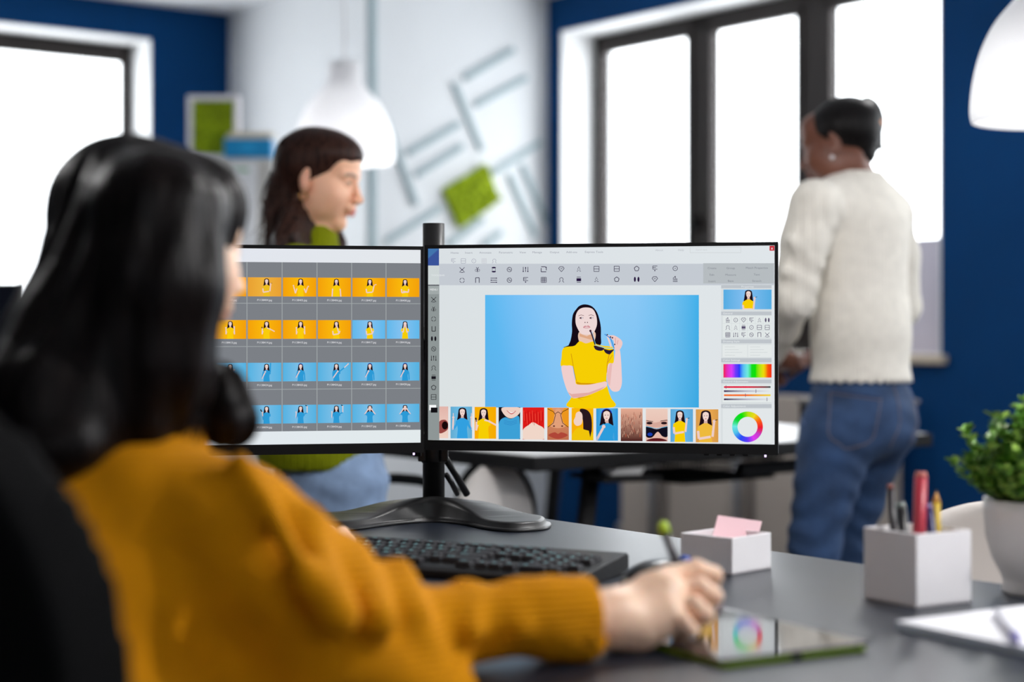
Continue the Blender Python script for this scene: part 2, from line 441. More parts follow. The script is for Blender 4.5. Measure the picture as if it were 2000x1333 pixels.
# battens on the decorated wall (each is a strip of wood fixed to the wall)
WD = (CC - CB).normalized(); WN = U.copy()
def DW(px, py):                  # measured point on the decorated wall: metres along it, height
    s = t_at(px, CB, WD); Y = (CB + WD * s).y; return s, H + (640 - py) * Y / F
BAT = [((905, 154), (1002, 97), 'topmost slanting grey batten on the white wall, nearest the ceiling'),
       ((927, 206), (1027, 152), 'slanting grey batten just below and parallel to the topmost one'),
       ((885, 163), (939, 294), 'long steep grey batten running down towards the green moss square'),
       ((794, 300), (896, 242), 'upper of two parallel grey battens left of the steep batten, above the moss square'),
       ((811, 343), (903, 285), 'lower of two parallel grey battens left of the steep batten, above the moss square'),
       ((750, 232), (811, 401), 'steep grey batten starting behind the hanging white lamp'),
       ((753, 472), (860, 405), 'slanting grey batten pointing at the lower left side of the moss square'),
       ((961, 338), (1055, 277), 'slanting grey batten rising from the upper right side of the moss square'),
       ((993, 341), (1044, 463), 'left one of two steep battens right of the moss square'),
       ((1017, 322), (1066, 436), 'right one of two steep battens right of the moss square, by the navy wall'),
       ((873, 478), (942, 428), 'slanting grey batten directly below the moss square'),
       ((942, 480), (978, 453), 'short slanting batten lowest on the white wall, just above the right monitor')]
for (p, q, lab) in BAT:
    s1_, z1_ = DW(*p); s2_, z2_ = DW(*q); a = CB + WD * s1_ + Z * z1_; b = CB + WD * s2_ + Z * z2_
    d = (b - a).normalized(); n = WN.cross(d).normalized() * .013
    mb = MB().pbox(a - n + WN * .001, b - a, n * 2, WN * .014)
    tag(recentre(mb.build('wall_batten', M_strip, bevel=.002)), lab, 'wall decoration', 'grey battens on the white wall')
mb = MB().pbox(CB + WD * .012 + WN * .001 + Z * .3, WD * .034, WN * .014, Z * (2.28))
tag(recentre(mb.build('wall_batten', M_strip, bevel=.002)), 'long upright grey batten at the left edge of the white wall, behind the lamp', 'wall decoration', 'grey battens on the white wall')
# moss square
def moss_poly(pts, fr_, depth, seed):
    rnd = random.Random(seed); out = []
    n = len(pts)
    for i in range(n):
        a = Vector(pts[i]); b = Vector(pts[(i + 1) % n])
        for k in range(9):
            q = a.lerp(b, k / 9); out.append((q.x + rnd.uniform(-.004, .004), q.y + rnd.uniform(-.004, .004)))
    mb = MB(); mb.prism(out, 0, depth * .6, fr_)
    lo = Vector((min(x for x, _ in out), min(y for _, y in out))); hi = Vector((max(x for x, _ in out), max(y for _, y in out)))
    def inside(x, y):
        c = False; j = n - 1
        for i in range(n):
            xi, yi = pts[i]; xj, yj = pts[j]
            if (yi > y) != (yj > y) and x < (xj - xi) * (y - yi) / (yj - yi) + xi: c = not c
            j = i
        return c
    for _ in range(420):
        x = rnd.uniform(lo.x, hi.x); y = rnd.uniform(lo.y, hi.y)
        if not inside(x, y): continue
        r = rnd.uniform(.006, .012); c = fr_(x, y, depth * rnd.uniform(.5, .8)); vs = []; fs = []
        for zz, rr in ((-1, .01), (-.5, .87), (.3, .95), (.8, .6), (1, .01)):
            for k in range(6): a = k * math.pi / 3; vs.append(c + Vector((rr * r * math.cos(a), rr * r * math.sin(a), zz * r)))
        for i in range(4):
            for k in range(6): fs.append((i * 6 + k, i * 6 + (k + 1) % 6, (i + 1) * 6 + (k + 1) % 6, (i + 1) * 6 + k))
        mb.add(vs, fs)
    return mb
pts = [DW(*p) for p in ((861, 372), (943, 321), (972, 391), (894, 446))][::-1]
mb = moss_poly(pts, lambda x, y, z: CB + WD * x + Z * y + WN * (z + .002), .035, 3)
tag(recentre(mb.build('moss_square', M_moss)), 'bright green tilted moss square fixed on the white wall among the battens', 'wall decoration')

# pendant lamps
m_shade, nt, b = new_mat('opal_shade')
b.inputs['Base Color'].default_value = rgb(250, 250, 250); b.inputs['Roughness'].default_value = .35
tl_ = nt.nodes.new('ShaderNodeBsdfTranslucent'); tl_.inputs[0].default_value = rgb(252, 252, 254); mx = nt.nodes.new('ShaderNodeMixShader'); mx.inputs[0].default_value = .5
nt.links.new(b.outputs[0], mx.inputs[1]); nt.links.new(tl_.outputs[0], mx.inputs[2]); nt.links.new(mx.outputs[0], nt.nodes['Material Output'].inputs[0])
m_bulb, nt, b = new_mat('bulb_glow'); b.inputs['Emission Color'].default_value = (1, .97, .92, 1); b.inputs['Emission Strength'].default_value = 2
def pendant(c, label, s=1.0, watt=9):
    c = Vector(c); L = thing('pendant_lamp', label, 'lamp', c)
    k = .00192 * s
    prof = [(r * k, z * k) for r, z in spline([(95, 0), (97, 14), (94, 45), (86, 78), (72, 108), (54, 130), (39, 147), (33, 162), (30, 193)], 5, closed=False)]
    inner = [(max(.002, r - .004), z) for r, z in prof][::-1]
    mb = MB(); mb.lathe(prof + inner, (0, 0, 0), 56); mb.lathe([(prof[0][0] - .004, 0), prof[0]], (0, 0, 0), 56)
    mb.build('lamp_shade', m_shade, L, world=False)
    mb = MB(); mb.lathe([(.003, .197 * 1.92 * s), (.028 * s, .195 * 1.92 * s), (.03 * s, .19 * 1.92 * s), (.056 * s, .186 * 1.92 * s)], (0, 0, 0), 32); mb.build('top_cap', M_wplast, L, world=False)
    top = CEIL - c.z
    MB().tube([(0, 0, .36 * s), (0, 0, top - .02)], .004, 8).build('cord', M_wplast, L, world=False)
    MB().lathe([(.002, top - .06), (.03, top - .055), (.045, top - .02), (.05, top)], n=32).build('canopy', M_wplast, L, world=False)
    mb = MB(); mb.lathe([(.002, .05), (.022, .06), (.032, .085), (.028, .12), (.014, .15), (.014, .18)], n=20); mb.build('bulb', m_bulb, L, world=False)
    MB().lathe([(.019, .17), (.021, .18), (.021, .24), (.008, .26), (.005, .36)], n=20).build('socket', M_wplast, L, world=False)
    d = bpy.data.lights.new('bulb_light', 'POINT'); d.energy = watt; d.color = (1, .99, .98); d.shadow_soft_size = .03
    o = bpy.data.objects.new('bulb_light', d); col.objects.link(o); o.parent = L; o.location = (0, 0, .03)
    return L
pendant(P(673, 318, 6.3), 'white bell shaped pendant lamp hanging behind the woman in green', 1.0, 2.5)
pendant(P(2072, 236, 3.6), 'white bell shaped pendant lamp at the upper right edge, partly cut off', 1.0, 1.0)

pendant((1.2, 1.68, 1.72), 'unseen pendant lamp added for light at the right of the near desk', 1.0, 52)  # added unseen lamp: lights the hand, sleeve and right-facing box sides
pendant((-1.3, 2.5, 1.75), 'unseen pendant lamp added for light left of the left monitor', 1.0, 15)  # added out of view to fill the left-facing sides of the boxes
pendant((.45, 3.05, 1.78), 'unseen pendant lamp added for light between the monitors and the far table', 1.0, 21)  # added out of view to light both standing women from the front
pendant((1.3, 4.9, 2.17), 'unseen pendant lamp added for light above the far table', 1.0, 14)  # unseen extra lamp, added as overhead light for the far table

# tall white cabinet by the left corner, moss frame, folders and papers on it
Yc = 6.9
cw = P(535, 305, Yc); cab_top = P(500, 308, Yc).z
cab = thing('cabinet', 'tall pale cabinet in the left corner with a sheet of paper on its side', 'cabinet', (P(455, 0, Yc).x, Yc + .2, 0))
cx0, cx1 = P(345, 0, Yc).x, P(533, 0, Yc).x
M_cab = mat('cabinet_white', rgb(214, 214, 212), .6)
MB().box(((cx0 + cx1) / 2, Yc + .19, cab_top / 2), (cx1 - cx0, .36, cab_top)).build('body', M_cab, cab, bevel=.004)
for i in range(2):
    xm = cx0 + (cx1 - cx0) * (.25 + .5 * i)
    dr = MB().box((xm, Yc, cab_top / 2 + .02), ((cx1 - cx0) / 2 - .006, .016, cab_top - .08)).build('door', mat('cabinet_door', rgb(205, 203, 198), .6), cab, bevel=.003)
    MB().tube([(xm + (.14 if i == 0 else -.14) , Yc - .03, .95), (xm + (.14 if i == 0 else -.14), Yc - .03, 1.1)], .005, 8).build('handle', M_steel, dr)
pa, pb = P(452, 318, Yc), P(503, 500, Yc)
pap = thing('paper_sheet', 'white printed sheet pinned on the front of the pale corner cabinet', 'paper', (pa.x, Yc - .01, pb.z))
MB().box(((pa.x + pb.x) / 2, Yc - .0105, (pa.z + pb.z) / 2), (pb.x - pa.x, .002, pa.z - pb.z)).build('sheet', mat('paper_white', rgb(245, 247, 250), .7), pap)
MB().box(((pa.x + pb.x) / 2 - .01, Yc - .0125, pa.z - .03), ((pb.x - pa.x) * .6, .001, .012)).build('printed_line', mat('green_ink', rgb(140, 195, 150), .7), pap)
fa, fb = P(368, 188, Yc + .1), P(468, 306, Yc + .1)
mf = thing('moss_picture', 'square of green moss in a white box frame standing on the corner cabinet', 'picture', ((fa.x + fb.x) / 2, Yc + .1, cab_top))
fw = .02; cz = cab_top; fh = fa.z - cz
mb = MB()
mb.box((fa.x + fw / 2, Yc + .1, cz + fh / 2), (fw, .05, fh)); mb.box((fb.x - fw / 2, Yc + .1, cz + fh / 2), (fw, .05, fh))
mb.box(((fa.x + fb.x) / 2, Yc + .1, cz + fh - fw / 2), (fb.x - fa.x - 2 * fw, .05, fw)); mb.box(((fa.x + fb.x) / 2, Yc + .1, cz + fw / 2), (fb.x - fa.x - 2 * fw, .05, fw))
mb.box(((fa.x + fb.x) / 2, Yc + .12, cz + fh / 2), (fb.x - fa.x - .01, .008, fh - .01))
mb.build('frame', M_wplast, mf, bevel=.002)
ps = [(fa.x + fw, cz + fw), (fb.x - fw, cz + fw), (fb.x - fw, cz + fh - fw), (fa.x + fw, cz + fh - fw)]
moss_poly(ps, lambda x, y, z: Vector((x, Yc + .112 - z, y)), .03, 5).build('moss', M_moss, mf)
bx0, bx1 = P(437, 0, Yc).x, P(530, 0, Yc).x
zb = cab_top
fold = thing('folder_box', 'bright blue folder box lying flat on the corner cabinet', 'folder', ((bx0 + bx1) / 2, Yc + .03, zb))
hb = .078
MB().box(((bx0 + bx1) / 2, Yc + .05, zb + hb / 2), (bx1 - bx0, .09, hb)).build('body', mat('blue_card', rgb(10, 145, 205), .5), fold, bevel=.004)
MB().box(((bx0 + bx1) / 2, Yc + .004, zb + hb * .55), ((bx1 - bx0) * .3, .003, .03)).build('spine_label', mat('blue_card_light', rgb(30, 165, 225), .5), fold)
for i, (h_, c_, dx, lab) in enumerate(((.014, (225, 214, 186), 0, 'lower of two beige books lying on the blue folder box'), (.011, (232, 224, 200), .012, 'upper of two beige books lying on the blue folder box'))):
    z_ = zb + hb + .0005 + (.015 if i else 0)
    bk = thing('book', lab, 'book', ((bx0 + bx1) / 2, Yc + .05, z_), group='beige books on the cabinet')
    w_ = (bx1 - bx0) * .92; cc_ = ((bx0 + bx1) / 2 + dx, Yc + .05)
    mb = MB(); mb.box((cc_[0], cc_[1], z_ + .001), (w_, .085, .002)); mb.box((cc_[0], cc_[1], z_ + h_ - .001), (w_, .085, .002)); mb.box((cc_[0], cc_[1] - .0415, z_ + h_ / 2), (w_, .002, h_))
    mb.build('cover', mat('book_cover', rgb(*c_), .6), bk)
    MB().box((cc_[0], cc_[1] + .002, z_ + h_ / 2), (w_ - .006, .078, h_ - .004)).build('pages', M_wplast, bk)

# ---------------------------------------------------------------- the far table and what is on and around it
TZ = .76
T0 = Vector((.052, 4.03, 0)); TA = -V; TB = -U          # near corner, right-going and left-going edges
M_ttop = mat('table_top_grey', rgb(232, 230, 230), .3)
tab = thing('table', 'pale topped work table with thick black edge and black legs, behind the monitors', 'table', T0 + TA * .72 + TB * .8)
TLa, TLb = 1.46, 1.6
MB().pbox(T0 + TA * .012 + TB * .012 + Z * (TZ - .005), TA * (TLa - .024), TB * (TLb - .024), Z * .006).build('tabletop', M_ttop, tab)
MB().pbox(T0 + Z * (TZ - .036), TA * TLa, TB * TLb, Z * .0355).build('edge', M_rim, tab, bevel=.003)
def leg(a, b, r=.022): return MB().tube([a, b], r, 10)
for (x, y) in ((.28, .12), (1.25, .12), (.28, 1.45), (1.25, 1.45)):
    t0 = T0 + TA * x + TB * y; inw = -TA * .04 if x < .7 else TA * .0
    foot = t0 + (TA * -.10 if x < .7 else TA * -.08)
    MB().tube([t0 + Z * (TZ - .036), foot + Z * .012], .024, 10).build('leg', M_rim, tab)
for y in (.12, 1.45):
    MB().pbox(T0 + TA * (.80 if y < 1 else .24) + TB * (y - .015) + Z * (TZ - .095), TA * (.5 if y < 1 else 1.05), TB * .03, Z * .035).build('crossbar', M_rim, tab)
# wire basket hung under the table
bk = thing('wire_basket', 'black wire mesh basket hung under the pale table top', 'basket', T0 + TA * .6 + TB * .4 + Z * .6)
k0 = t_at(1335, T0 + Z * 0 + TB * .16, TA)
o0 = T0 + TA * k0 + TB * .16
mb = MB(); bz0, bz1 = .652, .712; la, lb = .34, .36
def brim(z, g): return [o0 - TA * g - TB * g + Z * z, o0 + TA * (la + g) - TB * g + Z * z, o0 + TA * (la + g) + TB * (lb + g) + Z * z, o0 - TA * g + TB * (lb + g) + Z * z]
mb.tube(brim(bz1, .02), .006, 6, closed=True); mb.tube(brim(bz0, 0), .005, 6, closed=True)
mb.build('rim', M_rim, bk)
bq = brim(bz0 + .001, -.004); MB().add([p for p in bq] + [p + Z * .002 for p in bq], [(3, 2, 1, 0), (4, 5, 6, 7), (0, 1, 5, 4), (1, 2, 6, 5), (2, 3, 7, 6), (3, 0, 4, 7)]).build('bottom', M_rim, bk)
mb = MB()
r0, r1 = brim(bz0, 0), brim(bz1, .02)
for i in range(4):
    for k in range(26):
        t = k / 26; mb.tube([r0[i].lerp(r0[(i + 1) % 4], t), r1[i].lerp(r1[(i + 1) % 4], t)], .0016, 4)
    for q in (.25, .5, .75):
        a = r0[i].lerp(r1[i], q); b = r0[(i + 1) % 4].lerp(r1[(i + 1) % 4], q); mb.tube([a, b], .0016, 4)
for k in range(24):
    t = k / 24; mb.tube([r0[0].lerp(r0[1], t), r0[3].lerp(r0[2], t)], .0018, 4); mb.tube([r0[0].lerp(r0[3], t), r0[1].lerp(r0[2], t)], .0018, 4)
mb.build('mesh', M_rim, bk)
# cabinet-foot box and white papers seen left of the basket
c = P(1202, 925, 4.3)
MBx = thing('paper_stack', 'small stack of white paper on a dark shelf under the far table', 'paper', c)
for i in range(3):
    MB().box((c.x + i * .003, c.y, c.z + .004 + i * .006), (.085, .12, .005), .4 + i * .05).build('sheet', mat('paper_white2', rgb(235, 233, 232), .7), MBx)
sh = thing('shelf_bracket', 'dark metal shelf hung under the far table beside the wire basket', 'shelf', c - Z * .01)
mb = MB(); mb.box((c.x - .0, c.y, c.z - .008), (.16, .2, .012), .4); mb.build('plate', M_rim, sh)
mb = MB()
for sx in (-.07, .07):
    q = c + Matrix.Rotation(.4, 3, 'Z') @ Vector((sx, 0, 0)); MB().tube([(q.x, q.y, c.z - .01), (q.x, q.y, TZ - .038)], .005, 6).build('hanger', M_rim, sh)
# document trays with white paper on the table, by the right woman
o1 = T0 + TA * .62 + TB * .18
tr0 = thing('document_trays', 'stack of black document trays holding white paper in front of the woman in white', 'tray', o1 + TA * .17 + Z * TZ)
for i in range(3):
    z = TZ + .001 + i * .032
    mb = MB(); mb.pbox(o1 + Z * z, TA * .34, TB * .25, Z * .003); mb.pbox(o1 + Z * z, TA * .34, TB * .003, Z * .012); mb.pbox(o1 + TB * .247 + Z * z, TA * .34, TB * .003, Z * .03)
    mb.pbox(o1 + Z * z, TA * .003, TB * .25, Z * .03); mb.pbox(o1 + TA * .337 + Z * z, TA * .003, TB * .25, Z * .03)
    for q, w_ in ((0, 0), (.33, 0), (0, .24), (.33, .24)): mb.pbox(o1 + TA * q + TB * w_ + Z * z, TA * .01, TB * .01, Z * .032)
    t = mb.build('tray', M_rim, tr0)
    MB().pbox(o1 + TA * .01 + TB * .01 + Z * (z + .0035), TA * .31, TB * .22, Z * .012).build('paper', mat('paper_w3', rgb(232, 232, 236), .7), t)
zt = TZ + .098
bd = thing('sketch_board', 'white drawing board propped on the black trays, under the hands of the woman in white', 'board', o1 + TA * .16 + TB * .12 + Z * zt)
Rb = Matrix.Rotation(math.radians(16), 3, TA)
mb = MB(); q = o1 + TA * -.02 + TB * .0 + Z * (zt + .002)
ub = (TB * .34 + Z * .12)
mb.pbox(q, TA * .40, ub, Z * .006); mb.build('board', mat('board_white', rgb(246, 246, 246), .6), bd)
# black organiser box at the right end of the table
ob = T0 + TA * 1.38 + TB * .02
og = thing('black_box', 'flat black box at the right end of the far table, behind the standing woman', 'box', ob + Z * TZ)
MB().pbox(ob - TA * .22 + Z * (TZ + .001), TA * .26, TB * .22, Z * .085).build('body', M_rim, og, bevel=.004)
MB().pbox(ob - TA * .225 - TB * .005 + Z * (TZ + .0865), TA * .27, TB * .23, Z * .012).build('lid', mat('lid_grey', rgb(88, 84, 84), .5), og, bevel=.003)

# white shell chair with black arms at the far table
def shell_chair(loc, rz, label, colr, arms=True, arm_only_black=True, zt=.8):
    t = thing('armchair', label, 'chair', loc, rz)
    m1 = mat('shell_' + label[:6], colr, .55)
    fseat = union(cap((-.1, 0, .45), (.1, 0, .45), .13, .13, w=(0, 1, 0), s=1.5), cap((0, -.1, .5), (0, -.1, .42), .16), k=.05)
    f = union(ell((0, -.02, .47), (.25, .25, .055)), k=.03)
    me = sdf_mesh('seat', [(f, (-.3, -.3, .38), (.3, .3, .56), .012)]); link_mesh('seat', me, m1, t, world=False)
    outer = ell((0, -.16, zt - .17), (.24, .085, .19)); inner = ell((0, -.06, zt - .14), (.21, .11, .24))
    g = union((outer, .01), (cap((-.16, -.17, .5), (.16, -.17, .5), .05), .05), (inner, -.02))
    me = sdf_mesh('backrest', [(g, (-.28, -.3, .4), (.28, .02, zt + .05), .01)]); link_mesh('backrest', me, m1, t, world=False)
    if arms:
        for s in (-1, 1):
            MB().tube([Vector(p) for p in spline([(s * .25, -.16, .48), (s * .29, -.15, .60), (s * .29, -.1, .685), (s * .29, .0, .70), (s * .29, .1, .69), (s * .28, .15, .62), (s * .25, .14, .48)], 4, closed=False)], .013, 10).build('armrest', M_rim, t, world=False)
    MB().tube([(0, 0, .1), (0, 0, .42)], .025, 12).build('column', M_steel, t, world=False)
    for i in range(5):
        a = i * 2 * math.pi / 5; lg = MB().tube([(0, 0, .1), (.28 * math.cos(a), .28 * math.sin(a), .06)], [.022, .014], 8).build('leg', M_rim, t, world=False)
        MB().lathe([(.001, 0), (.026, .005), (.026, .05), (.001, .055)], (.28 * math.cos(a), .28 * math.sin(a), 0), 12).build('caster', M_rim, lg, world=False)
    return t
tub = shell_chair((P(885, 0, 4.3).x, 4.3, 0), math.radians(60), 'low white tub chair with black arms pushed under the far table', rgb(230, 224, 220), zt=.715)
tub.scale = (.74, .74, 1)
shell_chair((P(1945, 0, 2.75).x + .02, 2.78, 0), math.radians(160), 'cream chair behind the near desk, partly hidden by the plant pot', rgb(214, 206, 200), arms=False, zt=.75)

# dark screen standing on a desk far left
lx = P(-40, 0, 5.6).x
ld = thing('side_desk', 'white side desk under the left window, almost hidden by the seated woman', 'desk', (lx - .25, 5.85, 0))
MB().box((lx - .3, 5.85, .735), (1.5, .6, .03)).build('tabletop', M_ttop, ld, bevel=.003)
for sx in (-.7, .7):
    for sy in (-.26, .26): MB().box((lx - .3 + sx, 5.85 + sy, .36), (.05, .05, .72)).build('leg', M_rim, ld)
dm = thing('monitor', 'dark switched-off monitor at the left edge below the left window', 'monitor', (lx - .15, 5.75, .75))
zt_ = P(0, 553, 5.6).z; xr = P(48, 0, 5.6).x
MB().box((xr - .27, 5.6, zt_ - .165), (.54, .03, .33)).build('housing', mat('monitor_dark', rgb(42, 44, 52), .4), dm, bevel=.005)
MB().box((xr - .27, 5.584, zt_ - .16), (.52, .003, .30)).build('screen', mat('screen_off', rgb(30, 33, 44), .2), dm)
MB().box((xr - .27, 5.65, .86), (.05, .03, .2)).build('stand', M_rim, dm); MB().box((xr - .27, 5.65, .7565), (.24, .18, .012)).build('base', M_rim, dm, bevel=.004)
# ---------------------------------------------------------------- near desk
CD = Vector((-.129, 3.061, 0)); DL, DW_ = 2.3, .85
dsk = thing('desk', 'dark slate coloured desk filling the foreground', 'desk', CD + U * DL / 2 + V * DW_ / 2)
MB().pbox(CD + Z * (DESK - .025), U * DL, V * DW_, Z * .025).build('desktop', M_desk, dsk, bevel=.0015)
for a in (.08, DL - .08):
    for b in (.07, DW_ - .07): MB().box(CD + U * a + V * b + Z * .36, (.05, .05, .72), -ANG).build('leg', M_blackm, dsk, bevel=.003)
for b in (.07, DW_ - .07): MB().pbox(CD + U * .1 + V * (b - .02) + Z * .66, U * (DL - .2), V * .04, Z * .06).build('frame_rail', M_blackm, dsk)

# ---------------------------------------------------------------- screens
m_scr = bpy.data.materials.new('screen_light'); m_scr.use_nodes = True
nt = m_scr.node_tree; nt.nodes.clear()
o_ = nt.nodes.new('ShaderNodeOutputMaterial'); em = nt.nodes.new('ShaderNodeEmission'); at = nt.nodes.new('ShaderNodeAttribute'); at.attribute_name = 'Col'
nt.links.new(at.outputs['Color'], em.inputs[0]); em.inputs[1].default_value = 1.0 / (2 ** EXPOSURE); nt.links.new(em.outputs[0], o_.inputs[0])

class Screen:
    """flat picture on a screen: coloured shapes in thin layers.  org = lower left corner, ex = unit vector to the right"""
    def __init__(s, org, ex, wd, ht):
        s.o = Vector(org); s.ex = Vector(ex).normalized(); s.n = s.ex.cross(Z).normalized(); s.w = wd; s.h = ht; s.v = []; s.f = []; s.c = []; s.clip = None
    def px(s, x, y):               # measured image point -> millimetre position on the screen
        d = Vector(((x - 1000) / F, 1, (640 - y) / F)); c = Vector((0, 0, H))
        t = (s.o - c).dot(s.n) / d.dot(s.n); q = c + d * t - s.o
        return (q.dot(s.ex), q.z)
    def poly(s, pts, colr, L=1, local=False):
        if s.clip and not local and not isinstance(colr, list):
            X0, Y0, X1, Y1 = s.clip
            for ax_, lim, sg in ((0, X0, 1), (0, X1, -1), (1, Y0, 1), (1, Y1, -1)):
                out = []
                for i in range(len(pts)):
                    a, b = pts[i - 1], pts[i]; da, db = sg * (a[ax_] - lim), sg * (b[ax_] - lim)
                    if (da >= 0) != (db >= 0):
                        t = da / (da - db); out.append((a[0] + (b[0] - a[0]) * t, a[1] + (b[1] - a[1]) * t))
                    if db >= 0: out.append(tuple(b))
                pts = out
                if len(pts) < 3: return
        q = pts if local else [s.px(*p) for p in pts]
        b = len(s.v); e = 4e-5 * L
        for i, (x, z) in enumerate(q):
            x = min(max(x, 0), s.w); z = min(max(z, 0), s.h)
            s.v.append(s.o + s.ex * x + Z * z + s.n * e); c = colr[i] if isinstance(colr, list) else colr
            s.c.append(rgb(*c))
        s.f.append(list(range(b, b + len(q))))
    def rect(s, x0, y0, x1, y1, c, L=1, cl=None):
        s.poly([(x0, y0), (x0, y1), (x1, y1), (x1, y0)], c, L)
    def blob(s, pts, c, L=1, n=5): s.poly([tuple(p) for p in spline(pts, n)], c, L)
    def line(s, pts, wd, c, L=1):
        for (x0, y0), (x1, y1) in zip(pts[:-1], pts[1:]):
            d = math.hypot(x1 - x0, y1 - y0) or 1; nx, ny = -(y1 - y0) / d * wd / 2, (x1 - x0) / d * wd / 2
            s.poly([(x0 + nx, y0 + ny), (x1 + nx, y1 + ny), (x1 - nx, y1 - ny), (x0 - nx, y0 - ny)], c, L)
    def ring(s, cx, cy, r0, r1, c, L=1, n=20, a0=0, a1=360):
        for k in range(n):
            a = math.radians(a0 + (a1 - a0) * k / n); b = math.radians(a0 + (a1 - a0) * (k + 1) / n)
            cc = c(k / n) if callable(c) else c
            s.poly([(cx + r0 * math.cos(a), cy + r0 * math.sin(a)), (cx + r1 * math.cos(a), cy + r1 * math.sin(a)), (cx + r1 * math.cos(b), cy + r1 * math.sin(b)), (cx + r0 * math.cos(b), cy + r0 * math.sin(b))], cc, L)
    def disc(s, cx, cy, r, c, L=1, ry=None): s.poly([(cx + r * math.cos(k * math.pi / 8), cy + (ry or r) * math.sin(k * math.pi / 8)) for k in range(16)], c, L)
    def text(s, body, cx, cy, hpx, c, L=2, anchor='c', wide=1.0):
        vs, fs, wd = text_geo(body); k = hpx
        x0 = cx - (wd * k * wide / 2 if anchor == 'c' else 0); y0 = cy + .35 * k
        b = len(s.v); e = 4e-5 * L
        for (x, y) in vs:
            q = s.px(x0 + x * k * wide, y0 - y * k); s.v.append(s.o + s.ex * q[0] + Z * q[1] + s.n * e); s.c.append(rgb(*c))
        for f in fs: s.f.append([b + i for i in f])
    def build(s, parent):
        me = bpy.data.meshes.new('screen'); me.from_pydata([tuple(v) for v in s.v], [], s.f)
        a = me.color_attributes.new('Col', 'FLOAT_COLOR', 'POINT'); a.data.foreach_set('color', np.array(s.c, dtype=np.float32).ravel())
        return link_mesh('screen', me, m_scr, parent)

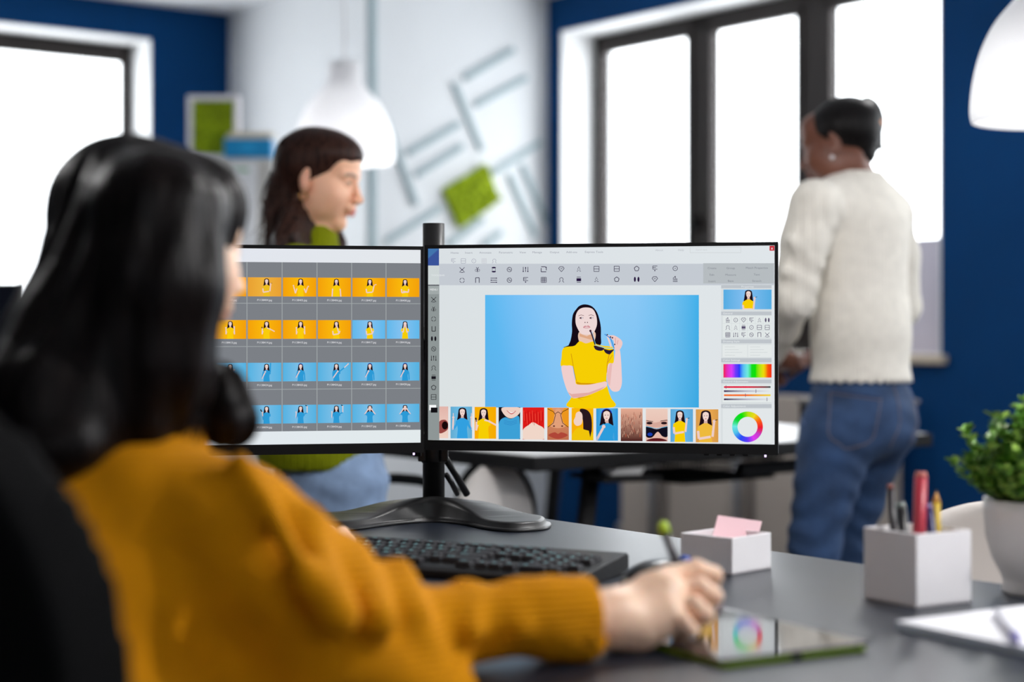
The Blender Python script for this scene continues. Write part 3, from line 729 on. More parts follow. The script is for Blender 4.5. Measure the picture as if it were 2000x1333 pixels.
SKIN = (236, 205, 200); HAIRC = (28, 14, 24); YEL = (246, 206, 4); BLU = (52, 160, 222)
def figure(s, x0, y0, x1, y1, bg, top, pose, L=3, cx=.5, sc_=1.0, edge=None, hy=.08):
    """a small picture of a woman: x0..y1 is the frame of the picture"""
    W = x1 - x0; Hh = y1 - y0
    e = edge or tuple(int(k * .9) for k in bg)
    mx = x0 + W * .45
    s.poly([(x0, y0), (x0, y1), (mx, y1), (mx, y0)], [e, e, bg, bg], L); s.poly([(mx, y0), (mx, y1), (x1, y1), (x1, y0)], [bg, bg, e, e], L)
    s.clip = (x0, y0, x1, y1)
    k = Hh * sc_ / 37.0; ox = x0 + W * cx; oy = y0 + Hh * hy
    g = lambda pts: [(ox + a * k, min(oy + b * k, y1)) for a, b in pts]
    dark = tuple(int(c * .8) for c in top)
    s.blob(g([(0, 0), (4.2, 1.5), (5.4, 6), (6, 12), (6.3, 15.5), (3.5, 17), (0, 14), (-3.5, 17), (-6.6, 16), (-6, 12), (-5.2, 6), (-4.2, 1.5)]), HAIRC, L + 1, 3)
    s.poly(g([(-1.6, 9), (1.6, 9), (2, 14.5), (-2, 14.5)]), (214, 176, 166), L + 2)
    s.poly(g([(-2, 13.2), (2, 13.2), (5.5, 15.2), (8.2, 16.8), (8.8, 22), (6.4, 22.5), (5.8, 27), (6.8, 40), (-6.8, 40), (-5.8, 27), (-6.4, 22.5), (-8.8, 22), (-8.2, 16.8), (-5.5, 15.2)]), top, L + 3)
    s.blob(g([(0, 1.6), (2.8, 3), (3.1, 6), (2.2, 9.2), (0, 11), (-2.2, 9.2), (-3.1, 6), (-2.8, 3)]), (240, 214, 206), L + 4, 3)
    for sx in (-1.3, 1.3): s.disc(ox + sx * k, oy + 5.6 * k, .55 * k, (70, 40, 45), L + 5, .35 * k)
    arm = top if top == BLU or top[2] > 120 else SKIN
    def limb(pts, w=2.4, c=None): s.line(g(pts), w * k, c or SKIN, L + 5)
    def hand(a, b, r=1.5): s.disc(ox + a * k, oy + b * k, r * k, SKIN, L + 6)
    if pose == 'laugh': s.disc(ox, oy + 8.6 * k, 1.1 * k, (150, 50, 50), L + 5, .9 * k)
    else: s.disc(ox, oy + 8.7 * k, .9 * k, (190, 100, 100), L + 5, .35 * k)
    if pose in ('crossed', 'chin', 'flip', 'phone_up'):
        limb([(-7.8, 21), (-7, 29)], 2.5, arm); limb([(-7, 29), (5, 27)], 2.5, arm)
    if pose == 'crossed': limb([(7.8, 21), (7, 28)], 2.5, arm); limb([(7, 28), (-4, 25.5)], 2.4, arm)
    if pose == 'chin': limb([(7.6, 21), (5.5, 27)], 2.5, arm); limb([(5.5, 27), (1.8, 12)], 2.2, arm); hand(1.2, 11, 1.7)
    if pose == 'flip': limb([(7.6, 21), (7, 27)], 2.4, arm); limb([(7, 27), (8.6, 12)], 2.2, arm); hand(8.6, 11); s.line(g([(8.6, 10.5), (12, 9.5)]), .7 * k, HAIRC, L + 6)
    if pose == 'open': limb([(-7.8, 21), (-11, 31)], 2.4, arm); limb([(-11, 31), (-14.5, 17)], 2.1, arm); hand(-15, 15); limb([(7.8, 21), (11, 30)], 2.4, arm); limb([(11, 30), (14.5, 18)], 2.1, arm); hand(16, 16.5)
    if pose == 'laugh': limb([(-8, 21), (-9, 40)], 2.5, arm); limb([(8, 21), (9.4, 40)], 2.5, arm)
    if pose == 'palm': limb([(-7.8, 21), (-7, 29)], 2.5, arm); limb([(-7, 29), (5, 28)], 2.4, arm); limb([(6, 28), (9, 14)], 2.2, arm); limb([(9, 13), (14, 11.5)], 1.6)
    if pose == 'hold': limb([(-7.6, 21), (-9.5, 28)], 2.4, arm); limb([(-9.5, 28), (-9, 17)], 2.1, arm); hand(-9, 16); s.line(g([(-10, 12), (-9, 17)]), 2 * k, (20, 18, 25), L + 6); limb([(6.6, 16.5), (17, 22)], 2.1, arm); limb([(1, 15), (8, 16.5)], 2, arm)
    if pose == 'hands_up': limb([(-7.6, 22), (-9, 28)], 2.3, arm); limb([(-9, 28), (-9, 15)], 2.1, arm); hand(-9, 14, 1.7); limb([(7.6, 22), (9, 28)], 2.3, arm); limb([(9, 28), (8.4, 14)], 2.1, arm); hand(8.2, 12.5, 1.8)
    if pose == 'point_up': limb([(-7.6, 22), (-12, 28)], 2.8, arm); limb([(-12, 28), (-11.4, 14)], 2.1); hand(-11.4, 12.4); limb([(-11.4, 12), (-11.4, 7)], .9); limb([(7.6, 22), (12, 28)], 2.8, arm); limb([(12, 28), (11.4, 14)], 2.1); hand(11.4, 12.4); limb([(11.4, 12), (11.4, 7)], .9)
    if pose == 'cover': limb([(-6.6, 22), (-4, 24)], 2.4, arm); limb([(-4, 24), (-2, 8)], 2.2, arm); limb([(6.6, 22), (4, 24)], 2.4, arm); limb([(4, 24), (2, 8)], 2.2, arm); hand(-1.6, 6, 2); hand(1.6, 6, 2)
    if pose == 'mic': limb([(-7.6, 21), (-10, 30)], 2.6, arm); limb([(-10, 30), (-3.5, 18)], 2.3, SKIN); hand(-2.8, 16.5, 1.7); s.disc(ox - 2 * k, oy + 13 * k, 1.1 * k, (15, 12, 20), L + 6); limb([(8, 20), (9, 36)], 2.6, arm); s.ring(ox, oy + 4.5 * k, 4.4 * k, 5.2 * k, (30, 60, 190), L + 6, 8, 190, 350)
    if pose == 'mic_up': limb([(-7.6, 21), (-10, 32)], 2.6, arm); limb([(-10, 32), (-3.5, 19)], 2.3, SKIN); hand(-2.6, 17, 1.7); limb([(7.6, 18), (8.4, -2)], 2.8, arm)
    if pose == 'mic_out': limb([(-7.6, 21), (-7, 31)], 2.6, arm); limb([(-7, 31), (2, 18)], 2.3, SKIN); hand(3, 16.5, 1.7); s.disc(ox + 4 * k, oy + 13.5 * k, 1.4 * k, (15, 12, 20), L + 6); limb([(7, 17), (17, 9)], 2.8, arm); limb([(17, 9), (25, 1.5)], 1.9); hand(25.5, .8, 1.4)
    if pose == 'selfie': limb([(7.4, 18), (14, 15)], 2.6, arm); limb([(14, 15), (14, 3)], 2, SKIN); hand(14, 2); s.line(g([(10, -1), (14, 0)]), 1.8 * k, (20, 18, 25), L + 6); limb([(-7.4, 20), (-10, 27)], 2.6, arm); limb([(-10, 27), (-9.4, 15)], 1.9, SKIN); hand(-9.8, 13.4)
    if pose == 'ears': limb([(-7.4, 19), (-12, 20)], 2.6, arm); limb([(-12, 20), (-4.6, 10)], 2.2, SKIN); limb([(7.4, 19), (12, 20)], 2.6, arm); limb([(12, 20), (4.6, 10)], 2.2, SKIN); hand(-4, 8.6, 1.8); hand(4, 8.6, 1.8)
    if pose == 'phone_up': limb([(-8, 22), (-9, 14)], 2, SKIN); hand(-9, 13); s.line(g([(-13, 7), (-10, 12)]), 2.2 * k, (20, 18, 25), L + 6)
    s.clip = None

# --- right screen (measured corners of the lit area)
RL = Vector((-.131, 2.665, H - .1759)); RR = Vector((.3943, 2.562, 0)); exR = Vector((RR.x - RL.x, RR.y - RL.y, 0)).normalized()
SW, SH = .5353, .2990
S = Screen(RL, exR, SW, SH)
bgc = (220, 224, 230)
c2 = (226, 230, 232)
S.poly([(0, 0), (SW, 0), (SW, SH), (0, SH)], [(220, 226, 226), (224, 228, 232), (224, 230, 234), (218, 224, 228)], 0, local=True)
S.rect(858, 515.5, 1512, 557.5, (196, 202, 210), 1)           # toolbar band
S.rect(836, 515.5, 858, 557.5, (206, 214, 214), 1)
S.rect(1373.5, 514.5, 1512, 554, (182, 188, 192), 2)
S.rect(836, 485, 857.5, 519, (62, 96, 160), 2); S.poly([(836, 485), (836, 505), (857, 486)], (66, 116, 172), 3); S.poly([(836, 506), (836, 519), (857.5, 519), (857.5, 488)], (58, 84, 154), 3)
S.rect(836, 557, 858, 860, (142, 150, 150), 1); S.rect(836, 556.5, 858, 558, (50, 44, 60), 3)
S.rect(836.5, 559, 857.5, 575, (160, 168, 168), 2)
S.text('MENU', 847, 566, 5.6, (240, 242, 242), 4); S.text('TOOLBAR', 855.5, 538, 4.6, (232, 236, 238), 4, wide=1.25)
for t, x in (('Home', 888), ('Insert', 915.5), ('Annotate', 948), ('Parametric', 988), ('View', 1021), ('Manage', 1049), ('Output', 1083), ('Add-ons', 1116.5), ('Express Tools', 1160)):
    S.text(t, x, 494 - (x - 888) * .006, 5.6, (150, 152, 165), 3, wide=1.12)
S.text('About', 1287.5, 488.8, 5.2, (178, 182, 190), 3, wide=1.15); S.text('Help', 1330, 488.6, 5.2, (178, 182, 190), 3, wide=1.15)
for (x0, y0, x1, y1) in ((1348, 483, 1447, 494),):
    for a, b in (((x0, y0), (x1, y0)), ((x1, y0), (x1, y1)), ((x1, y1), (x0, y1)), ((x0, y1), (x0, y0))): S.line([a, b], .8, (205, 210, 212), 2)
S.text('Search here', 1370, 488, 4.6, (200, 204, 208), 3)
S.rect(1503, 480.5, 1512.5, 490, (200, 34, 52), 4); S.text('x', 1507.8, 484.8, 9, (245, 245, 240), 5)
INK = (38, 22, 62)
def icon(k, x, y, r, c=INK, w=1.0, L=4):
    if k == 'ring': S.ring(x, y, r - w, r, c, L, 12); S.disc(x, y, w * .9, c, L)
    elif k == 'dash': 
        for q in range(4): S.ring(x, y, r - w, r, c, L, 4, q * 90 + 8, q * 90 + 78)
    elif k == 'globe': S.ring(x, y, r - w, r, c, L, 12); S.line([(x - r * .6, y), (x + r * .6, y)], w * .7, c, L + 1); S.line([(x - r * .4, y - r * .6), (x, y), (x + r * .5, y + r * .5)], w * .7, c, L + 2)
    elif k == 'n': S.line([(x - r * .7, y + r), (x - r * .7, y - r), (x + r * .7, y - r), (x + r * .7, y + r)], w * 1.3, c, L)
    elif k == 'u': S.line([(x - r * .7, y - r), (x - r * .7, y + r), (x + r * .7, y + r), (x + r * .7, y - r)], w * 1.3, c, L)
    elif k == 'bars': 
        for q in (-.9, 0, .9): S.line([(x + q * r, y - r), (x + q * r, y + r)], w * 1.1, c, L); S.disc(x + q * r, y + r * (.8 if q else -.6), w * 1.2, c, L + 1)
    elif k == 'lines':
        for q in (-.8, 0, .8): S.line([(x - r * 1.3, y + q * r), (x + r * 1.3, y + q * r)], w * 1.1, c, L); S.disc(x + r * (1 if q else -1), y + q * r, w * 1.1, c, L + 1)
    elif k == 'grid':
        for q in (-1, -.33, .33, 1): S.line([(x - r, y + q * r), (x + r, y + q * r)], w, c, L); S.line([(x + q * r, y - r), (x + q * r, y + r)], w, c, L + 1)
    elif k == 'omega': S.ring(x, y - r * .15, r * .8 - w, r * .8, c, L, 10, 125, 415); S.line([(x - r, y + r), (x - r * .45, y + r * .55)], w, c, L); S.line([(x + r, y + r), (x + r * .45, y + r * .55)], w, c, L)
    elif k == 'block': S.rect(x - r * .9, y - r * .55, x + r * .9, y + r * .6, c, L); S.line([(x - r * .8, y - r), (x + r * .8, y - r)], w, c, L); S.line([(x - r * .8, y + r), (x + r * .8, y + r)], w, c, L)
    elif k == 'sq': 
        S.line([(x - r, y - r), (x + r, y - r), (x + r, y + r), (x - r, y + r), (x - r, y - r)], w, c, L); S.line([(x - r, y), (x + r, y)], w, c, L + 1)
    elif k == 'lens': S.line([(x - r, y - r), (x + r * .6, y - r), (x + r, y - r * .5)], w * 1.3, c, L); S.line([(x - r, y - r * .5), (x - r, y + r), (x + r, y + r)], w * 1.3, c, L + 1); S.line([(x + r, y - r), (x + r, y + r * .4)], w * 1.3, c, L + 2)
    elif k == 'pent':
        p = [(x + r * math.sin(q * 1.2566), y - r * math.cos(q * 1.2566)) for q in range(6)]; S.line(p, w * 1.2, c, L)
    elif k == 'x': S.line([(x - r, y - r), (x, y), (x + r, y - r)], w, c, L); S.line([(x - r, y + r), (x, y - r * .2), (x + r, y + r)], w, c, L + 1); S.line([(x - r * .6, y + r), (x + r * .6, y + r)], w, c, L + 2); S.disc(x, y, w, c, L)
    elif k == 'leaf': S.line([(x, y - r * .6), (x, y + r)], w, c, L); S.ring(x - r * .5, y + r * .2, r * .5 - w * .7, r * .5, c, L + 1, 8); S.ring(x + r * .5, y + r * .2, r * .5 - w * .7, r * .5, c, L + 1, 8); S.line([(x - r * .5, y - r), (x, y - r * .4), (x + r * .5, y - r)], w, c, L + 2)
    elif k == 'spool': S.disc(x, y - r * .8, r * .85, c, L, r * .3); S.disc(x, y + r * .8, r * .85, c, L, r * .3); S.line([(x - r * .6, y - r), (x - r * .6, y + r)], w * .6, c, L + 1); S.line([(x + r * .6, y - r), (x + r * .6, y + r)], w * .6, c, L + 1)
    elif k == 'flag': S.line([(x - r * .8, y - r), (x + r, y - r)], w, c, L); S.line([(x - r * .8, y - r * .4), (x + r * .4, y - r * .4)], w, c, L); S.line([(x - r * .8, y - r), (x - r * .8, y + r * .3)], w, c, L + 1); S.line([(x - r * .8, y + r * .25), (x + r, y + r * .25)], w, c, L + 2); S.disc(x, y + r * .8, w * 1.2, c, L)
    elif k == 'gem': S.line([(x - r * 1.1, y - r * .3), (x - r * .6, y - r), (x + r * .6, y - r), (x + r * 1.1, y - r * .3), (x, y + r), (x - r * 1.1, y - r * .3)], w, c, L); S.line([(x - r * .4, y - r * .6), (x, y), (x + r * .5, y - r * .7)], w * .7, c, L + 1)
    elif k == 'two': S.disc(x - r * .7, y, r * .4, c, L, r); S.disc(x + r * .7, y, r * .4, c, L, r)
    elif k == 'lamp': S.ring(x, y, r * .55 - w * .6, r * .55, c, L, 10); S.line([(x - r * .8, y + r * .8), (x - r * .3, y + r * .8)], w, c, L); S.line([(x + r * .3, y + r * .8), (x + r * .8, y + r * .8)], w, c, L); S.line([(x, y - r), (x, y - r * .6)], w, c, L + 1)
    elif k == 'stack': S.line([(x - r * .9, y + r), (x + r * .9, y + r)], w, c, L); S.line([(x - r * .9, y + r * .45), (x + r * .9, y + r * .45)], w, c, L); S.line([(x - r * .9, y), (x + r * .9, y)], w, c, L); S.line([(x - r * .9, y - r * .3), (x, y - r), (x + r * .2, y - r * .3)], w, c, L + 1); S.disc(x, y - r, w, c, L + 2)
for k, x in zip(('flag', 'sq', 'ring', 'grid', 'omega'), (885.5, 905, 925.5, 945.5, 965.5)): icon(k, x, 510, 4.4, (150, 150, 168) if k != 'grid' else (196, 198, 206), .7)
xs = (902.5, 932.5, 964.5, 995, 1026.5, 1062, 1096.5, 1130.5, 1165, 1204.5, 1243.5, 1279, 1318.8)
for k, x in zip(('x', 'leaf', 'spool', 'globe', 'bars', 'lens', 'gem', 'lamp', 'sq', 'sq', 'pent', 'flag', 'ring'), xs): icon(k, x, 527.5 - (x - 902) * .007, 5, INK, 1)
for k, x in zip(('dash', 'n', 'lines', 'globe', 'flag', 'grid', 'omega', 'block', 'lamp', 'pent', 'two', 'gem', 'stack'), xs): icon(k, x, 548 - (x - 902) * .006, 5, INK, 1)
for k, y in zip(('x', 'leaf', 'dash', 'u', 'two', 'globe', 'bars', 'omega', 'block', 'pent', 'sq'), (585.5, 604.5, 623.5, 642.5, 662, 682, 700, 719, 738, 757.5, 776)): icon(k, 847, y, 4.8, (24, 22, 30), 1)
S.rect(838.5, 791.5, 852, 802, (244, 246, 246), 3); S.rect(841.5, 796.5, 854.5, 806.5, (16, 14, 18), 4)
for t, x, y in (('Create', 1390.5, 524), ('Group', 1427, 524), ('Match Properties', 1478, 523.5), ('Edit', 1390.5, 537), ('Measure', 1427, 537), ('Text', 1478, 536.5), ('Insert', 1390.5, 549.5), ('Base', 1427, 549), ('Stretch', 1478, 549)):
    S.text(t, x, y, 5.4, (128, 132, 142), 4, wide=1.15)
# side panel
PX0, PX1 = 1408.5, 1507
heads = ((557, 563.5, 'Properties', 1), (609, 616, 'General', 0), (663.5, 671, 'Drawing Style', 0), (700, 708, 'Color Settings', 0), (742, 749, 'General Adjustments', 0), (790, 797.5, 'Color Adjustments', 0))
S.rect(PX0, 556, PX1, 869, (216, 222, 224), 1)
for y0, y1, t, c in heads:
    S.rect(PX0, y0, PX1, y1, (190, 196, 202), 3); S.text(t, (1460 if c else 1412), (y0 + y1) / 2, 5, (236, 240, 242), 4, 'c' if c else 'l', wide=1.15)
figure(S, 1413, 566, 1507, 604.5, (130, 190, 240), YEL, 'flip', 3, .52, 1.35, (84, 172, 226), .02)
S.rect(1412, 617.5, 1507, 660, (226, 232, 232), 2)
ik = (('stack', 'ring', 'gem', 'flag', 'lamp', 'two'), ('omega', 'lamp', 'block', 'ring', 'sq', 'sq'), ('grid', 'bars', 'flag', 'globe', 'n', 'x'))
for r_, row in enumerate(ik):
    for c_, k in enumerate(row): icon(k, 1421.5 + c_ * 15.4, 625.5 + r_ * 14.4, 4.3, (92, 84, 112), .9)
    if r_: S.line([(1412, 618 + r_ * 14.2), (1507, 618 + r_ * 14.2)], .5, (206, 212, 214), 3)
for c_ in range(1, 6): S.line([(1413.5 + c_ * 15.4, 618), (1413.5 + c_ * 15.4, 660)], .5, (206, 212, 214), 4)
for (x0, x1) in ((1411.5, 1459.5), (1461, 1507)):
    S.rect(x0, 674, x1, 698, (228, 233, 233), 2)
    for q in range(4): S.line([(x0 + 4, 678 + q * 5.4), (x0 + (24 + 7 * (q % 3)), 678 + q * 5.4)], .8, (202, 208, 210), 3)
hues = [(240, 30, 50), (226, 50, 190), (220, 60, 245), (110, 60, 250), (30, 60, 250), (90, 190, 240), (110, 235, 220), (20, 220, 30), (10, 225, 5), (170, 230, 20), (235, 220, 10), (250, 90, 10), (240, 30, 20)]
for i in range(12):
    xa = 1413 + 94 * i / 12; xb = 1413 + 94 * (i + 1) / 12; a, b = hues[i], hues[i + 1]
    S.poly([(xa, 711.5), (xa, 738), (xb, 738), (xb, 711.5)], [a, a, b, b], 4)
S.rect(1411.5, 752, 1507, 786, (228, 234, 234), 2)
for y, ca, cb, kx in ((756.5, (225, 20, 60), (60, 85, 85), 1418), (764.5, (60, 30, 80), (228, 232, 234), 1476.5), (772.5, (245, 110, 40), (240, 210, 50), 1456), (780.5, (50, 25, 75), (228, 232, 234), 1498)):
    a = (1414, y - 1.7); xm = 1460; mid = ca if ca[0] > 200 else (185, 185, 200)
    S.poly([(1414, y - 1.7), (1414, y + 1.7), (xm, y + 1.7), (xm, y - 1.7)], [ca, ca, mid, mid], 4); S.poly([(xm, y - 1.7), (xm, y + 1.7), (1505, y + 1.7), (1505, y - 1.7)], [mid, mid, cb, cb], 4)
    S.line([(kx, y - 3.4), (kx, y + 3.4)], 1, (90, 70, 110), 5)
S.rect(1411.5, 799, 1507, 866, (226, 231, 233), 2)
def wheel(t):
    c = [(240, 30, 50), (200, 60, 200), (220, 60, 240), (90, 60, 250), (40, 80, 245), (80, 190, 235), (110, 235, 225), (20, 215, 60), (10, 225, 10), (180, 225, 20), (240, 215, 30), (250, 100, 20), (240, 30, 50)]
    x = t * 12; i = int(x) % 12; f = x - int(x); return tuple(int(c[i][k] * (1 - f) + c[(i + 1) % 12][k] * f) for k in range(3))
S.ring(1460, 834.3, 19.5, 30, wheel, 4, 72, 0, 360)

# main picture
x0, x1, y0, y1 = 947.5, 1365, 576.5, 797
cols_x = (947.5, 1010, 1080, 1160, 1240, 1310, 1365); cc = ((88, 184, 240), (120, 192, 245), (140, 200, 246), (142, 204, 247), (138, 200, 246), (112, 192, 240), (66, 176, 234)); cb = ((92, 178, 236), (100, 182, 240), (124, 194, 245), (134, 200, 247), (120, 194, 243), (92, 184, 236), (56, 168, 226))
for i in range(6):
    S.poly([(cols_x[i], y0), (cols_x[i], y1 - .5), (cols_x[i + 1], y1 - .5), (cols_x[i + 1], y0)], [cc[i], cb[i], cb[i + 1], cc[i + 1]], 2)
q = lambda pts: [(1060 + a * .1876, min(560 + b * .1876, 796)) for a, b in pts]
DK_ = (22, 10, 22)
S.blob(q([(440, 186), (510, 205), (560, 260), (590, 340), (606, 430), (606, 520), (606, 600), (560, 612), (470, 560), (380, 590), (360, 625), (300, 632), (268, 620), (290, 560), (305, 470), (303, 380), (315, 290), (350, 235), (385, 200)]), DK_, 3)
S.poly(q([(210, 636), (300, 600), (300, 634)]), DK_, 3)
S.blob(q([(384, 470), (540, 470), (535, 575), (470, 600), (382, 575)]), (232, 196, 176), 4)
S.poly(q([(384, 490), (460, 520), (530, 478), (520, 560), (384, 520)]), (222, 168, 132), 5)
S.blob(q([(192, 830), (196, 740), (205, 660), (240, 630), (330, 618), (385, 570), (450, 592), (525, 572), (560, 600), (640, 618), (705, 625), (736, 650), (738, 800), (690, 802), (672, 860), (664, 990), (690, 1100), (712, 1160), (735, 1262), (272, 1262), (300, 1150), (340, 1000), (318, 850), (300, 830)]), YEL, 6)
S.poly(q([(345, 990), (400, 1005), (560, 1008), (664, 985), (668, 1000), (560, 1024), (360, 1020)]), (214, 150, 6), 7)
S.poly(q([(330, 1150), (430, 1190), (380, 1165), (520, 1140), (420, 1150)]), (214, 160, 4), 7)
S.line(q([(296, 700), (312, 790), (330, 900), (352, 985)]), .9, (196, 120, 10), 7)
S.line(q([(730, 672), (690, 715), (672, 800), (668, 900)]), .9, (190, 90, 30), 7); S.line(q([(725, 715), (680, 790)]), .7, (190, 100, 30), 8)
AR = (240, 206, 204)
S.blob(q([(196, 832), (250, 824), (305, 830), (322, 900), (340, 985), (360, 1020), (480, 1022), (600, 1000), (655, 990), (672, 1010), (660, 1045), (600, 1080), (480, 1130), (380, 1156), (310, 1160), (262, 1100), (228, 1010), (205, 920)]), AR, 8)
S.poly(q([(262, 1100), (300, 1120), (480, 1105), (655, 1040), (600, 1080), (480, 1130), (380, 1156), (310, 1160)]), (226, 172, 166), 9)
S.blob(q([(700, 798), (738, 790), (760, 660), (800, 655), (815, 760), (822, 900), (824, 1010), (800, 1080), (755, 1096), (715, 1080), (678, 1010), (668, 920), (680, 820)]), AR, 8)
S.poly(q([(700, 800), (725, 800), (715, 900), (700, 1040), (678, 1010), (668, 920)]), (232, 186, 182), 9)
S.blob(q([(668, 496), (690, 510), (735, 508), (775, 525), (820, 560), (830, 600), (805, 655), (770, 680), (745, 650), (745, 610), (735, 560), (700, 540)]), (238, 202, 198), 10)
S.line(q([(668, 500), (690, 560), (712, 630)]), 3.2, (240, 208, 204), 10)
for a, b in (((700, 522), (712, 530)), ((722, 528), (730, 540)), ((745, 600), (756, 606)), ((668, 498), (676, 506))): S.line(q([a, b]), 2.6, (46, 12, 40), 11)
for a, b in (((755, 535), (760, 590)), ((785, 560), (775, 605))): S.line(q([a, b]), .8, (206, 130, 130), 11)
S.blob(q([(450, 218), (520, 235), (556, 300), (566, 380), (552, 440), (520, 490), (468, 503), (400, 490), (360, 430), (342, 370), (348, 290), (385, 235)]), (238, 216, 214), 8)
S.line(q([(372, 306), (400, 296), (430, 304)]), .9, (120, 86, 90), 10); S.line(q([(478, 302), (505, 294), (535, 306)]), .9, (120, 86, 90), 10)
for ex_ in (402, 506):
    S.blob(q([(ex_ - 21, 328), (ex_, 318), (ex_ + 22, 326), (ex_, 337)]), (80, 44, 56), 10, 3); S.disc(*q([(ex_ + 8, 327)])[0], 1.3, (236, 232, 240), 11)
S.disc(*q([(441, 374)])[0], 1.0, (70, 30, 40), 10); S.disc(*q([(466, 374)])[0], 1.0, (70, 30, 40), 10)
S.blob(q([(420, 428), (440, 408), (458, 412), (475, 406), (496, 426), (458, 436)]), (206, 140, 146), 10, 3); S.blob(q([(434, 426), (458, 418), (484, 424), (458, 430)]), (236, 206, 206), 11, 3)
S.line(q([(495, 455), (512, 500), (545, 606)]), 2.4, (26, 22, 60), 12); S.line(q([(516, 470), (550, 600)]), .8, (110, 200, 235), 13)
S.disc(*q([(497, 462)])[0], 2.2, (60, 24, 40), 12)
S.line(q([(545, 606), (650, 640), (745, 646)]), 1.3, (120, 205, 235), 12)
S.line(q([(745, 646), (708, 540), (645, 496)]), 1.8, (60, 140, 220), 12)
for gx in ((540, 612, 640, 640), (645, 648, 744, 650)):
    xa, ya, xb, yb = gx; S.blob(q([(xa - 6, ya + 4), ((xa + xb) / 2, ya + 16), (xb, yb + 4), (xb - 14, yb + 24), ((xa + xb) / 2, ya + 58), (xa + 8, ya + 42)]), (40, 26, 50), 11)
# strip of small pictures
S.rect(858, 797.5, 1407, 863.5, (226, 230, 232), 3)
def frame_of(i): xs_ = ((858, 875.5), (880, 922), (927, 969), (974, 1016), (1021, 1063), (1069, 1111), (1116.5, 1159), (1164.5, 1207), (1212.5, 1255), (1261.5, 1304), (1309.5, 1353.5), (1359, 1403)); a, b = xs_[i]; return a, b, 794.5 + (a - 858) * .011, 856.5 + (a - 858) * .016
def bgrect(i, c, c2=None, L=4):
    a, b, t, u_ = frame_of(i); c2 = c2 or c; S.clip = None; S.poly([(a, t), (a, u_), (b, u_), (b, t)], [c, c2, c2, c], L); S.clip = (a, t, b, u_); return a, b, t, u_
a, b, t, u_ = bgrect(0, (226, 180, 170), (240, 210, 196)); S.blob([(a, t + 30), (b - 6, t + 26), (b, t + 34), (b - 2, t + 46), (a, t + 52)], (150, 70, 66), 5); S.disc(b - 6.5, t + 37, 6, (24, 6, 8), 6, 8)
a, b, t, u_ = frame_of(1); figure(S, a, t, b, u_, (110, 190, 232), (50, 160, 224), 'point_up', 4, .55, .92, None, .03)
a, b, t, u_ = frame_of(2); figure(S, a, t, b, u_, (244, 180, 10), YEL, 'hold', 4, .42, .92, (248, 170, 0), .04)
a, b, t, u_ = bgrect(3, (20, 16, 24)); S.blob([(a + 7, t - .0 + 1), (b - 1, t + 1), (b - 3, t + 14), (a + 24, t + 22), (a + 11, t + 15)], (238, 208, 196), 5); S.blob([(a + 1, t + 30), (a + 12, t + 20), (a + 24, t + 23), (b - 4, t + 17), (b - 1, t + 30), (b - .5, u_ - 1), (a + .5, u_ - 1)], (60, 160, 214), 6); S.blob([(a + 15, t + 6), (a + 24, t + 10), (a + 34, t + 7), (a + 25, t + 14)], (200, 90, 90), 6); S.blob([(a + 18, t + 7.5), (a + 25, t + 10), (a + 32, t + 8), (a + 25, t + 12)], (250, 246, 244), 7)
for k in range(3): S.line([(a + 10, t + 26 + k * 3), (a + 24, t + 29 + k * 3), (b - 6, t + 25 + k * 3)], .6, (40, 120, 190), 8)
a, b, t, u_ = bgrect(4, (226, 30, 26), (214, 20, 20)); S.blob([(a + .5, t + 44), (a + 12, t + 34), (a + 20, t + 29), (a + 30, t + 34), (b - .5, t + 42), (b - .5, u_ - 1), (a + .5, u_ - 1)], (240, 214, 200), 5)
for k in range(14): S.line([(a + 2 + k * 2.8, t + 6 + (k % 3) * 3), (a + 3.4 + k * 2.7, t + 26 + (k % 4) * 3)], .7, (160, 6, 10) if k % 2 else (240, 90, 70), 6)
a, b, t, u_ = bgrect(5, (222, 150, 110), (190, 110, 76)); S.disc(a + 2.5, t + 18, 12.5, (236, 150, 30), 5, 20); S.disc(b - 2.5, t + 18, 12.5, (236, 150, 30), 5, 20)
S.blob([(a + 16, t + 4), (a + 26, t + 4), (a + 30, t + 26), (a + 36, t + 36), (a + 21, t + 40), (a + 6, t + 36), (a + 12, t + 26)], (226, 160, 122), 6); S.blob([(a + 2, u_ - 9), (a + 14, u_ - 15), (a + 21, u_ - 12), (a + 28, u_ - 15), (b - 2, u_ - 9), (a + 21, u_ - 2)], (176, 70, 56), 7)
S.line([(a + .5, t + 2), (a + 12, t + 8), (a + 16, t + 14), (a + 12, t + 30), (a + 1, t + 38)], 1.1, (50, 24, 22), 8); S.line([(b - .5, t + 2), (b - 12, t + 8), (b - 16, t + 14), (b - 12, t + 30), (b - 1, t + 38)], 1.1, (50, 24, 22), 8); S.line([(a + 15.5, t + 12), (a + 21, t + 8), (b - 15.5, t + 12)], 1.1, (50, 24, 22), 9); S.disc(a + 13, t + 36, 2.2, (90, 40, 34), 8, 1.4); S.disc(a + 29, t + 36, 2.2, (90, 40, 34), 8, 1.4)
a, b, t, u_ = bgrect(6, (250, 180, 8), (246, 170, 10)); S.blob([(a + 16, t + 3), (a + 30, t + 4), (a + 38, t + 16), (b - 3, t + 40), (b - 7, t + 56), (a + 24, t + 48), (a + 22, t + 24)], (40, 24, 30), 5); S.blob([(a + 1, u_ - 1), (a + 3, t + 48), (a + 14, t + 38), (a + 24, t + 42), (b - 2, t + 48), (b - 1, u_ - 1)], (240, 196, 10), 6); S.blob([(a + 9, t + 10), (a + 16, t + 7), (a + 21, t + 14), (a + 20, t + 30), (a + 12, t + 35), (a + 6, t + 32), (a + 4, t + 25), (a + 7, t + 18)], (240, 210, 196), 7); S.poly([(b - 10, t + 40), (b - 3, t + 42), (b - 6, t + 58)], (40, 24, 30), 8)
